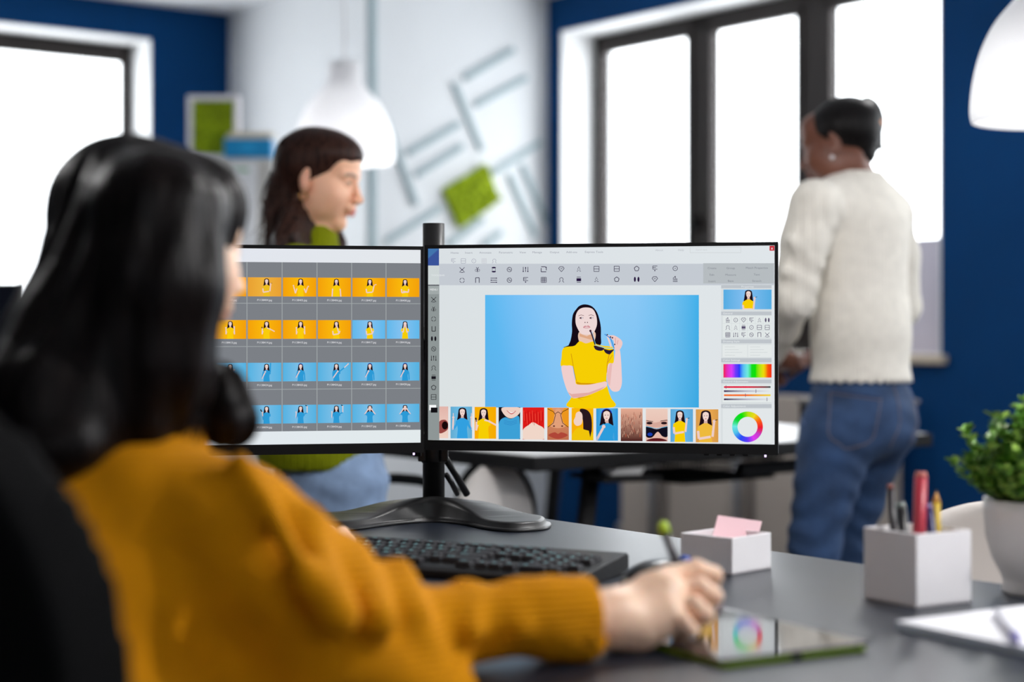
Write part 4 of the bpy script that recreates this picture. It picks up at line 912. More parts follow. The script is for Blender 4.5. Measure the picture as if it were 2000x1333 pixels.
a, b, t, u_ = frame_of(7); figure(S, a, t, b, u_, (96, 180, 228), (44, 156, 220), 'mic', 4, .48, 1.2, (40, 150, 220), .03)
a, b, t, u_ = bgrect(8, (228, 170, 146), (70, 22, 22)); 
for k in range(60): 
    rr = random.Random(k); xx = a + 1 + rr.random() * 39; yy = t + 6 + rr.random() * 46; S.line([(xx, yy), (xx + rr.uniform(-1.5, 1.5), min(yy + 6, u_ - 1))], .6, rr.choice(((196, 90, 60), (120, 40, 30), (240, 190, 160), (60, 16, 16))), 5 + k % 4)
a, b, t, u_ = bgrect(9, (236, 204, 190), (226, 180, 166)); S.blob([(a + .5, t + 24), (a + 18, t + 27), (b - .5, t + 22), (b - .5, t + 34), (a + 18, t + 36), (a + .5, t + 34)], (214, 168, 154), 5); S.disc(a + 7, t + 28, 6, (40, 22, 28), 6, 2.6); S.disc(b - 7, t + 28, 6, (40, 22, 28), 6, 2.6); S.line([(a + .5, t + 23), (a + 14, t + 25)], 1.2, (60, 36, 36), 7); S.line([(b - .5, t + 22), (b - 14, t + 24)], 1.2, (60, 36, 36), 7)
S.blob([(a + .5, t + 35), (a + 21, t + 40), (b - .5, t + 35), (b - .5, t + 54), (b - 10, t + 54), (a + 23, t + 45), (a + 12, t + 56), (a + .5, t + 54)], (16, 14, 30), 8); S.line([(a + .5, t + 34.5), (a + 21, t + 39), (b - .5, t + 34.5)], 1.1, (80, 180, 220), 9); S.disc(a + 8, t + 50, 5, (24, 60, 170), 9, 3.4)
S.blob([(a + 2, u_ - 1), (a + 12, u_ - 6), (a + 30, u_ - 6), (b - 2, u_ - 1)], (90, 24, 30), 8)
a, b, t, u_ = frame_of(10); figure(S, a, t, b, u_, (104, 186, 238), YEL, 'flip', 4, .42, .9, None, .04)
a, b, t, u_ = frame_of(11); figure(S, a, t, b, u_, (240, 172, 82), (238, 186, 60), 'flip', 4, .44, 1.1, None, .03)

S.clip = None
def monitor(name, S_, ex, label, bez, led_px, btn, chin=.0155):
    o = S_.o; n = S_.n; wd, ht = S_.w, S_.h; b = bez
    t = thing(name, label, 'monitor', o + ex * wd / 2 - n * .02)
    q = o - ex * b - Z * chin - n * .0015
    MB().pbox(q - n * .0185, ex * (wd + 2 * b), n * .018, Z * (ht + chin + .0055)).build('housing', M_black, t, bevel=.002)
    mb = MB(); k = .004
    W2, H2 = wd + 2 * b, ht + chin + .0055
    mb.pbox(q, ex * W2, n * k, Z * chin); mb.pbox(q + Z * (chin + ht), ex * W2, n * k, Z * .0055)
    mb.pbox(q + Z * chin, ex * b, n * k, Z * ht); mb.pbox(q + Z * chin + ex * (wd + b), ex * b, n * k, Z * ht)
    mb.build('bezel', M_rim, t)
    m = S_.build(t)
    r = MB(); c = o + ex * (wd / 2) - n * .03 + Z * (ht / 2); R = Matrix((ex, n, Z)).transposed()
    r.box(c, (.10, .02, .10), R=R); r.build('mount_plate', M_blackm, t, bevel=.003)
    lx = S_.px(*led_px)[0]
    MB().tube([o + ex * lx - Z * (chin + .0) + n * .0012, o + ex * lx - Z * (chin + .0035) + n * .0012], .0016, 12).build('power_light', M_led, t)
    for i in range(4 if btn else 0):
        bx = lx - .030 - i * .0195; MB().box(o + ex * bx - Z * (chin + .001) - n * .004, (.008, .005, .003), R=R).build('button', M_rim, t)
    return t, c
M_led, nt, b = new_mat('power_led'); b.inputs['Base Color'].default_value = (.8, .6, 1, 1); b.inputs['Emission Color'].default_value = rgb(225, 190, 255); b.inputs['Emission Strength'].default_value = 2
mr, cR = monitor('monitor', S, exR, 'right monitor showing an image editor with a woman in yellow on blue', .0052, (1495, 884), True)
# --- left screen
LR = Vector((-.1418, 2.647, H - .1787)); exL = Vector((.981, .194, 0)).normalized()
S = S2 = Screen(LR - exL * .531, exL, .531, .2990)
S.poly([(0, 0), (.531, 0), (.531, SH), (0, SH)], [(226, 232, 240), (226, 234, 236), (228, 232, 236), (224, 228, 240)], 0, local=True)
ry = lambda y: S.px(788, y)[1]
ytop, ybot = ry(514.3), ry(840.3)
S.poly([(0, ybot), (.531, ybot), (.531, ytop), (0, ytop)], (124, 128, 134), 1, local=True)
e0, e1 = S.px(754, 560)[0], S.px(820.5, 560)[0]; pitch = (e1 - S.px(482.3, 560)[0]) / 5
LNC = (160, 166, 168)
for k in range(0, 8):
    xx = e1 - pitch * k; 
    if k: S.poly([(xx - .0006, ybot), (xx + .0006, ybot), (xx + .0006, ytop), (xx - .0006, ytop)], LNC, 2, local=True)
rows = [((543.6, 580.3), 'yyyyyyyy'), ((625.8, 662.0), 'bbyyyyyy'), ((707.9, 744.0), 'cccccccc'), ((789.4, 825.2), 'cccccccc')]
for y in (593.5, 676.6, 759.2):
    z = ry(y); S.poly([(0, z - .0005), (.531, z - .0005), (.531, z + .0005), (0, z + .0005)], LNC, 3, local=True)
poses = [['crossed', 'palm', 'laugh', 'open', 'flip', 'crossed', 'chin', 'open'], ['cover', 'chin', 'chin', 'hands_up', 'hold', 'hands_up', 'chin', 'palm'],
         ['mic', 'mic', 'mic_out', 'mic', 'mic_up', 'hands_up', 'mic', 'mic_out'], ['ears', 'ears', 'selfie', 'selfie', 'phone_up', 'mic', 'mic', 'selfie']]
names = [[8, 7, 6, 5, 4, 3, 2, 1], [18, 17, 16, 15, 14, 13, 12, 11], [28, 27, 26, 25, 24, 23, 22, 21], [38, 37, 36, 35, 34, 33, 32, 31]]
_px = S.px
rows = [((ry(a), ry(b)), c) for (a, b), c in rows]
for r_, ((za, zb), cs) in enumerate(rows):
    for k in range(8):
        x1_ = e1 - pitch * k - .0012; x0_ = e1 - pitch * (k + 1) + .0012
        if x0_ < 0: continue
        S.px = lambda x, y: (x * .001, -y * .001)     # draw in millimetres
        bg, ed, tp = {'y': ((250, 184, 12), (244, 160, 10), (250, 204, 10)), 'b': ((132, 194, 240), (96, 184, 236), YEL), 'c': ((122, 190, 230), (84, 178, 226), (44, 154, 214))}[cs[k]]
        if r_ == 0 and k == 4: bg, ed, tp = (240, 178, 60), (232, 160, 50), (238, 190, 30)
        figure(S, x0_ * 1000, -za * 1000, x1_ * 1000, -zb * 1000, bg, tp, poses[r_][k], 4, .53 if k % 2 else .56, .92, ed, .06)
        S.text('P11384%02d.jpg' % names[r_][k], (x0_ + x1_) * 500, -zb * 1000 + 5.5, 4.2, (232, 232, 236), 4)
S.px = _px
ml, cL = monitor('monitor', S2, exL, 'left monitor showing a grid of small yellow and blue portrait pictures', .0045, (808, 877), False)

# --- stand
ps = P(847, 0, 2.80); px_, py_ = ps.x, 2.80
st = thing('monitor_stand', 'black metal stand with a round pole and a wide winged foot carrying both monitors', 'stand', (px_, py_, DESK))
pt = P(0, 438, py_).z
MB().tube([(px_, py_, DESK + .03), (px_, py_, pt)], .018, 32).build('pole', M_blackm, st)
MB().tube([(px_, py_, pt), (px_, py_, pt + .001)], .0175, 32).build('pole_cap', M_rim, st)
zc0 = P(0, 905, py_).z
mb = MB(); mb.lathe([(.0181, 0), (.021, .002), (.0215, .012), (.0215, .05), (.0181, .052)], (px_, py_, zc0), 32)
for sx in (-1, 1):
    mb.pbox((px_ + sx * .0185 - .006, py_ - .024, zc0 + .004), (.012, 0, 0), (0, .012, 0), (0, 0, .045))
mb.build('collar', M_blackm, st, bevel=.002)
zm = (cL.z + cR.z) / 2
MB().lathe([(.0181, -.03), (.023, -.028), (.023, .028), (.0181, .03)], (px_, py_, zm), 32).build('arm_collar', M_blackm, st)
for c_, e_ in ((cL, exL), (cR, exR)):
    nn = e_.cross(Z).normalized(); b_ = c_ - nn * .012
    MB().tube([(px_, py_ , zm), (b_.x, b_.y + .012, zm)], .012, 12).build('arm', M_blackm, st)
MB().box(P(815, 884, 2.70) + Vector((0, 0, 0)), (.012, .012, .012)).build('cable_clip', M_rim, st)
# foot: winged plate, raised towards the pole
fo = [(1076, 1029), (1060, 1037), (1000, 1040.5), (950, 1036), (900, 1026), (850, 1021.5), (800, 1024), (750, 1029), (690, 1037), (640, 1037.5), (606, 1031), (600, 1022)]
front = [DK(*p) for p in fo]
back = [Vector((-.318, 2.785, 0)), Vector((-.24, 2.83, 0)), Vector((-.17, 2.895, 0)), Vector((-.125, 2.905, 0)), Vector((-.08, 2.89, 0)), Vector((.0, 2.815, 0)), Vector((.052, 2.755, 0))]
ol = [(p.x, p.y) for p in front] + [(p.x, p.y) for p in back]
ol = [tuple(p) for p in spline(ol, 6)]
cx_, cy_ = px_, py_ + .015
def foot_mesh():
    m = len(ol); rings = []
    def inset(f_, z): 
        out = []
        for i in range(m):
            a = Vector(ol[i - 1]); b = Vector(ol[(i + 1) % m]); d = (b - a).normalized(); nn = Vector((-d.y, d.x)); p = Vector(ol[i])
            area = sum(ol[k][0] * ol[(k + 1) % m][1] - ol[(k + 1) % m][0] * ol[k][1] for k in range(m))
            if area < 0: nn = -nn
            p = p + nn * f_; lift = max(0, 1 - math.hypot((p.x - px_) / .17, (p.y - py_) / .14)); lift = lift * lift * (3 - 2 * lift)
            out.append((p.x, p.y, DESK + z[0] + z[1] * 2.2 * lift))
        return out
    for f_, z in ((0, (0, 0)), (-.0008, (.002, 0)), (.0, (.0042, 0)), (.004, (.005, 0)), (.0065, (.006, .002)), (.0095, (.0115, .009)), (.012, (.0135, .011)), (.017, (.0145, .013))): rings.append(inset(f_, z))
    mb = MB(); mb.smooth = True; vs = [p for r in rings for p in r]; fs = []
    for i in range(len(rings) - 1):
        for k in range(m): fs.append((i * m + k, i * m + (k + 1) % m, (i + 1) * m + (k + 1) % m, (i + 1) * m + k))
    fs.append(tuple(range(m))[::-1]); mb.add(vs, fs)
    bm = bmesh.new(); me_ = mb.mesh('x'); bm.from_mesh(me_)
    bm.verts.ensure_lookup_table(); top = [bm.verts[(len(rings) - 1) * m + k] for k in range(m)]
    ed = [bm.edges.get((top[k], top[(k + 1) % m])) for k in range(m)]
    f = bm.faces.new(top); bmesh.ops.triangulate(bm, faces=[f])
    for _ in range(3):
        tf = [f for f in bm.faces if len(f.verts) == 3]; es = list({e for f in tf for e in f.edges if len(e.link_faces) == 2 and all(len(g.verts) == 3 for g in e.link_faces) and e.calc_length() > .02})
        if not es: break
        bmesh.ops.subdivide_edges(bm, edges=es, cuts=1); bmesh.ops.triangulate(bm, faces=[f for f in bm.faces if len(f.verts) > 4])
    for v in bm.verts:
        if len(v.link_faces) and all(len(f.verts) == 3 for f in v.link_faces):
            lift = max(0, 1 - math.hypot((v.co.x - px_) / .17, (v.co.y - py_) / .14)); lift = lift * lift * (3 - 2 * lift); v.co.z = DESK + .0145 + .0286 * lift
    for f in bm.faces: f.smooth = True
    bm.normal_update(); me = bpy.data.meshes.new('foot'); bm.to_mesh(me); bm.free(); return me
link_mesh('foot', foot_mesh(), M_blackm, st)
for a, b in (((868, 893), (912, 966)), ((872, 928), (893, 966))):
    p = P(*a, py_ + .02); q_ = P(*b, py_ + .07); MB().tube([p, p.lerp(q_, .5) + Vector((0, 0, .002)), q_], .0060 if a[1] < 900 else .0045, 10).build('cable', M_black, st)

# ---------------------------------------------------------------- things on the near desk
# keyboard
kx = Vector((.894, -.447, 0)).normalized(); ky = Vector((.447, .894, 0)).normalized()
KO = Vector((.151, 2.20, 0)) - kx * .452 - ky * .16; KW, KD = .452, .160   # near-left corner
kb = thing('keyboard', 'black computer keyboard with pale key legends in front of the monitor stand', 'keyboard', KO + kx * KW / 2 + ky * KD / 2 + Z * DESK, math.atan2(kx.y, kx.x))
mb = MB(); prof = [(0, .002), (.004, .0), (KD - .004, 0), (KD, .004), (KD, .022), (KD - .006, .026), (.008, .014), (0, .010)]
vs = []
for x in (0, KW): vs += [(x - KW / 2, y - KD / 2, z) for y, z in prof]
n_ = len(prof); mb.add(vs, [tuple(range(n_)), tuple(range(n_, 2 * n_))[::-1]] + [(i, n_ + i, n_ + (i + 1) % n_, (i + 1) % n_) for i in range(n_)])
mb.build('case', mat('keyboard_black', rgb(16, 16, 19), .5, spec=.3), kb, world=False, bevel=.0015)
M_key = mat('keycap', rgb(38, 36, 40), .6, spec=.25); M_leg = mat('key_legend', rgb(150, 225, 230), .6)
U_ = .0186
def key_mesh(wu, leg_):
    w_ = wu * U_ - .0022; d_ = U_ - .0022; mb = MB(); h = .007; t = .0022
    lo = [(-w_ / 2, -d_ / 2), (w_ / 2, -d_ / 2), (w_ / 2, d_ / 2), (-w_ / 2, d_ / 2)]
    vs = [(x, y, 0) for x, y in lo] + [(x * (1 - .3 * t / w_ * 2), y * (1 - .3 * t / d_ * 2), h * .5) for x, y in lo] + [(x - math.copysign(t * .8, x), y - math.copysign(t * .8, y), h) for x, y in lo]
    fs = [(0, 1, 5, 4), (1, 2, 6, 5), (2, 3, 7, 6), (3, 0, 4, 7), (4, 5, 9, 8), (5, 6, 10, 9), (6, 7, 11, 10), (7, 4, 8, 11), (8, 9, 10, 11), (3, 2, 1, 0)]
    mb.add(vs, fs); mb.cur = 1
    if leg_:
        v2, f2, wd = text_geo(leg_); k = .0095 if len(leg_) == 1 else .0055
        mb.add([(-w_ / 2 + .0035 + x * k, -.001 + (y - .1) * k, h + .0002) for x, y in v2], f2)
    return mb
rows_k = [
    (5.25, [(0, 'Esc', 1)] + [(2 + i + (i // 4) * .5, 'F%d' % (i + 1), 1) for i in range(12)] + [(15.2 + i, s_, 1) for i, s_ in enumerate(('Prt', 'Scr', 'Pau'))]),
    (4, [(i, c_, 1) for i, c_ in enumerate('`1234567890-=')] + [(13, 'Back', 2)] + [(15.2 + i, s_, 1) for i, s_ in enumerate(('Ins', 'Hm', 'PgU'))] + [(18.4 + i, s_, 1) for i, s_ in enumerate(('Num', '/', '*', '-'))]),
    (3, [(0, 'Tab', 1.5)] + [(1.5 + i, c_, 1) for i, c_ in enumerate('QWERTYUIOP[]')] + [(13.5, '|', 1.5)] + [(15.2 + i, s_, 1) for i, s_ in enumerate(('Del', 'End', 'PgD'))] + [(18.4 + i, s_, 1) for i, s_ in enumerate(('7', '8', '9', '+'))]),
    (2, [(0, 'Caps', 1.75)] + [(1.75 + i, c_, 1) for i, c_ in enumerate("ASDFGHJKL;'")] + [(12.75, 'Enter', 2.25)] + [(18.4 + i, s_, 1) for i, s_ in enumerate(('4', '5', '6'))]),
    (1, [(0, 'Shift', 2.25)] + [(2.25 + i, c_, 1) for i, c_ in enumerate('ZXCVBNM,./')] + [(12.25, 'Shift', 2.75)] + [(16.2, '^', 1)] + [(18.4 + i, s_, 1) for i, s_ in enumerate(('1', '2', '3', 'En'))]),
    (0, [(0, 'Ctrl', 1.25), (2.5, 'Alt', 1.25), (3.75, '', 6.25), (10, 'Alt', 1.25), (13.75, 'Ctrl', 1.25)] + [(15.2 + i, s_, 1) for i, s_ in enumerate('<v>')] + [(18.4, '0', 2), (20.4, '.', 1)])]
first = {}
nk = 0
for ry_, ks in rows_k:
    for kx_, lg, wu in ks:
        o = key_mesh(wu, lg).build('key', [M_key, M_leg], kb, world=False)
        y = .012 + (ry_ + .5) * U_ * 1.0; zz = .0135 + (y / KD) * .0125
        o.location = (-KW / 2 + .012 + (kx_ + wu / 2) * U_ * (.428 / (22.4 * U_)), y - KD / 2, zz); o.rotation_euler = (.078, 0, 0); nk += 1
# mouse
mp = DK(1292, 1150)
ms = thing('computer_mouse', 'black computer mouse between the keyboard and the hand with the pen', 'mouse', mp, math.radians(-62))
f = union((ell((0, 0, .006), (.031, .058, .030)), .01), (cap((0, -1, -.1), (0, 1, -.1), .1), -.004), k=.005)
link_mesh('body', sdf_mesh('body', [(f, (-.04, -.07, -.004), (.04, .07, .045), .0015)]), M_black, ms, world=False)
MB().tube([(-.0035, .034, .030), (.0035, .034, .030)], .009, 16).build('scroll_wheel', mat('mouse_blue', rgb(40, 70, 150), .3), ms, world=False)
# tablet
NT = DK(1412, 1309); ta_ = Vector((.868, .497, 0)).normalized(); tb_ = Vector((-.497, .868, 0)).normalized()
TW, TL = .178, .262
tb = thing('drawing_tablet', 'thin glossy black drawing tablet with a lime green underside under the hand', 'tablet', NT + ta_ * TW / 2 + tb_ * TL / 2)
M_lime = mat('lime_plastic', rgb(150, 184, 8), .45); M_gloss = mat('tablet_gloss', rgb(24, 24, 28), .06, spec=.9, coat=1)
MB().pbox(NT + ta_ * .002 + tb_ * .002 + Z * .0002, ta_ * (TW - .004), tb_ * (TL - .004), Z * .0058).build('base', M_lime, tb, bevel=.0025)
MB().pbox(NT + Z * .0062, ta_ * TW, tb_ * TL, Z * .0028).build('surface', M_gloss, tb, bevel=.001)
MB().pbox(NT + ta_ * .084 - tb_ * .0006 + Z * .0012, ta_ * .008, tb_ * .004, Z * .0045).build('cord_notch', M_rim, tb)
tab_top = DESK + .009
# sticky note box
def wbox(name, label, cat, c, a, s_, h, wall=.004):
    b = Vector((-a.y, a.x, 0)); t = thing(name, label, cat, c + (a + b) * s_ / 2)
    mb = MB(); mb.pbox(c, a * s_, b * s_, Z * .004)
    mb.pbox(c, a * s_, b * wall, Z * h); mb.pbox(c + b * (s_ - wall), a * s_, b * wall, Z * h); mb.pbox(c + b * wall, a * wall, b * (s_ - 2 * wall), Z * h); mb.pbox(c + a * (s_ - wall) + b * wall, a * wall, b * (s_ - 2 * wall), Z * h)
    mb.build('box_body', M_wplast, t, bevel=.0008); return t, b
a1 = Vector((.70, .714, 0)).normalized(); c1 = DK(1430, 1124)
nb, b1 = wbox('note_box', 'low open white box holding pink paper notes behind the hand', 'box', c1, a1, .084, .047)
pn = thing('sticky_note', 'pale pink paper note sticking up out of the low white box', 'paper', c1 + a1 * .05 + b1 * .03 + Z * .01)
M_pink = mat('pink_paper', rgb(240, 200, 206), .7)
pc = c1 + a1 * .006 + b1 * .045 + Z * .018; pu = (a1 * .95 - Z * .16 - b1 * .2).normalized() * .078; pw = (Z * .85 + b1 * .10 + a1 * .50).normalized() * .060
MB().pbox(pc, pu, pw, pu.cross(pw).normalized() * .0006).build('note', M_pink, pn)
for i in range(3):
    mb = MB(); mb.pbox(c1 + a1 * .008 + b1 * .008 + Z * (.0045 + i * .003), a1 * .072, b1 * .072, Z * .0025)
    tag(recentre(mb.build('note_pad', M_pink)), '%s pad of pink paper lying inside the low white box' % ('lowest', 'middle', 'topmost')[i], 'paper', 'pink note pads inside the white box')
# pencil box and pencils
a2 = Vector((math.cos(math.radians(31)), math.sin(math.radians(31)), 0)); c2_ = DK(1790, 1189)
pb_, b2 = wbox('pencil_holder', 'square white open pencil box at the right of the desk', 'pencil box', c2_, a2, .086, .083)
def pencil(top_px, depth, foot, r, bodyc, tipc, label, leadc=(60, 50, 50), kind='pencil', point=True):
    top = P(*top_px, depth); ft = c2_ + a2 * foot[0] + b2 * foot[1] + Z * .007
    d = (top - ft).normalized(); t = thing(kind, label, kind, ft)
    L = (top - ft).length; tl__ = .014 if point else .006
    MB().tube([ft, ft + d * (L - tl__)], r, 6 if point else 14).build('barrel', mat('barrel', rgb(*bodyc), .4), t)
    if point:
        MB().tube([ft + d * (L - tl__), ft + d * (L - .003)], [r, .0012], 8).build('sharpened_tip', mat('tip', rgb(*tipc), .6), t)
        MB().tube([ft + d * (L - .003), top], [.0013, .0003], 6).build('lead', mat('lead', rgb(*leadc), .5), t)
    else:
        MB().tube([ft + d * (L - tl__), top], [r * 1.02, r * .8], 14).build('end_cap', mat('endcap', rgb(*tipc), .4), t)
pencil((1738, 946), 2.0, (.030, .060), .0042, (34, 28, 34), (140, 80, 70), 'dark pencil with a reddish end, leftmost in the white pencil box', point=False)
pencil((1799, 922), 1.96, (.022, .022), .0075, (176, 44, 62), (205, 120, 110), 'thick red pencil, tallest in the white pencil box', kind='pencil', point=False)
pencil((1758, 982), 1.98, (.030, .040), .0062, (30, 30, 34), (150, 165, 160), 'black pen with a grey-green end in the white pencil box', kind='pen', point=False)
pencil((1795, 972), 1.99, (.045, .030), .0045, (84, 34, 50), (205, 140, 100), 'short dark red pencil with a pale tip beside the thick red one', (120, 40, 40))
pencil((1813, 985), 1.97, (.055, .020), .0055, (34, 34, 90), (120, 110, 160), 'dark blue pen between the red and the yellow pencils', kind='pen', point=False)
pencil((1829, 958), 1.99, (.068, .038), .0052, (206, 172, 30), (225, 170, 90), 'yellow pencil, rightmost in the white pencil box', (120, 90, 40))
# notebook and pen
e1_ = Vector((.53, -.848, 0)).normalized(); e2_ = Vector((.848, .53, 0)).normalized(); nl = DK(1747, 1232, .0)
nbk = thing('notebook', 'white notebook with grey-blue cover lying open at the right front of the desk', 'notebook', nl + e1_ * .1 + e2_ * .13)
MB().pbox(nl + Z * .0003, e1_ * .20, e2_ * .28, Z * .0016).build('cover', mat('notebook_cover', rgb(128, 142, 160), .5), nbk, bevel=.0006)
MB().pbox(nl + e1_ * .001 + e2_ * .001 + Z * .0021, e1_ * .198, e2_ * .278, Z * .007).build('pages', mat('pages_edge', rgb(200, 210, 222), .7), nbk)
MB().pbox(nl + e1_ * .001 + e2_ * .001 + Z * .0092, e1_ * .198, e2_ * .278, Z * .0006).build('top_sheet', mat('page_white', rgb(244, 243, 248), .7), nbk)
pz = DESK + .0101
pA, pB = DK(1948, 1198, .014), DK(1990, 1255, .014)
pe = thing('pen', 'slim white and violet ballpoint pen lying on the white notebook', 'pen', (pA + pB) / 2)
r_ = .0046; A_ = Vector((pA.x, pA.y, pz + r_)); B_ = Vector((pB.x, pB.y, pz + r_)); d_ = (B_ - A_)
MB().tube([A_, A_ + d_ * .8], r_, 14).build('barrel', mat('pen_white', rgb(222, 222, 232), .3), pe)
MB().tube([A_ + d_ * .8, A_ + d_ * .93, B_], [r_, r_ * .8, .0008], 14).build('tip', mat('pen_violet', rgb(96, 84, 178), .3), pe)
# plant
pc_ = DK(2062, 1170); pc_.y += .045
pl = thing('potted_plant', 'bushy green plant in a white ceramic pot at the right edge of the desk', 'plant', pc_)
kk = pc_.y / F; hp = .112
prof = [(.0, 0), (.047, .0), (.049, .004), (.046, .012), (.050, .022), (.060, .042), (.067, .068), (.0695, .095), (.070, hp), (.066, hp), (.064, .09), (.0, .088)]
mb = MB(); mb.lathe(prof, pc_, 56); mb.build('pot', mat('ceramic_white', rgb(226, 220, 216), .35, noise=.02), pl)
MB().lathe([(.001, .094), (.063, .092)], pc_, 32).build('soil', mat('soil', rgb(50, 38, 30), .9, bump=.8, bscale=200), pl)
rnd = random.Random(11); mbl = MB(); mbs = MB()
fc = pc_ + Z * (hp + .050)
for i in range(150):
    th = rnd.uniform(0, 2 * math.pi); ph = rnd.uniform(-.45, 1.0); rr = rnd.uniform(.6, 1.0)
    d = Vector((math.cos(th) * math.sqrt(1 - ph * ph if abs(ph) < 1 else 0), math.sin(th) * math.sqrt(max(0, 1 - ph * ph)), ph))
    tip = fc + Vector((d.x * .098, d.y * .098, d.z * .066)) * rr * rnd.uniform(.88, 1.1)
    base = pc_ + Z * (hp - .015) + Vector((d.x, d.y, 0)) * .03; mid = base.lerp(tip, .5) + Vector((d.x, d.y, 0)) * .012
    pth = [Vector(p) for p in spline([base, mid, tip], 4, closed=False)]
    mbs.tube(pth, [.0014] * (len(pth) - 1) + [.0006], 4, cap=False)
    for j in range(3, len(pth)):
        for w_ in range(5):
            p = pth[j] if j < len(pth) - 1 else tip; a = rnd.uniform(0, 6.28); dd = (pth[j] - pth[j - 1]).normalized()
            out = (dd * rnd.uniform(.1, 1.0) + Vector((math.cos(a), math.sin(a), rnd.uniform(-.1, .6)))).normalized(); L = rnd.uniform(.010, .017)
            sd = out.cross(Vector((rnd.uniform(-.3, .3), rnd.uniform(-.3, .3), 1))).normalized() * L * .30; up = sd.cross(out).normalized() * L * .14
            vs = [p, p + out * L * .35 + sd + up, p + out * L * .75 + sd * .8 + up, p + out * L, p + out * L * .75 - sd * .8 + up, p + out * L * .35 - sd + up, p + out * L * .5]
            mbl.cur = rnd.choice((0, 0, 1, 2)); mbl.add(vs, [(0, 1, 6), (1, 2, 6), (2, 3, 6), (3, 4, 6), (4, 5, 6), (5, 0, 6)])
ml_ = []
for nme, c_ in (('leaf_green', (110, 160, 52)), ('leaf_dark', (66, 116, 38)), ('leaf_light', (160, 196, 84))):
    m = mat(nme, rgb(*c_), .4, noise=.15, nscale=60); ml_.append(m)
mbl.smooth = True; mbl.build('foliage', ml_, pl); mbs.build('stems', mat('stem_green', rgb(84, 110, 50), .6), pl)
# ---------------------------------------------------------------- people
M_skin = attr_mat('skin', .45, .15)
def hair_mat(name, c, c2, rough=.38, scale=160):
    m, nt, b = new_mat(name); b.inputs['Roughness'].default_value = rough; b.inputs['Specular IOR Level'].default_value = .12
    b.inputs['Anisotropic'].default_value = .6
    tc = nt.nodes.new('ShaderNodeTexCoord'); mp = nt.nodes.new('ShaderNodeMapping'); mp.inputs['Scale'].default_value = (1, 1, .10)
    n = nt.nodes.new('ShaderNodeTexNoise'); n.inputs['Scale'].default_value = scale; n.inputs['Detail'].default_value = 3
    nt.links.new(tc.outputs['Object'], mp.inputs[0]); nt.links.new(mp.outputs[0], n.inputs[0])
    r = nt.nodes.new('ShaderNodeValToRGB'); r.color_ramp.elements[0].color = c; r.color_ramp.elements[1].color = c2
    r.color_ramp.elements[0].position = .35; r.color_ramp.elements[1].position = .7
    nt.links.new(n.outputs[0], r.inputs[0]); nt.links.new(r.outputs[0], b.inputs['Base Color'])
    bp = nt.nodes.new('ShaderNodeBump'); bp.inputs['Strength'].default_value = .8; bp.inputs['Distance'].default_value = .004
    nt.links.new(n.outputs[0], bp.inputs['Height']); nt.links.new(bp.outputs[0], b.inputs['Normal'])
    return m
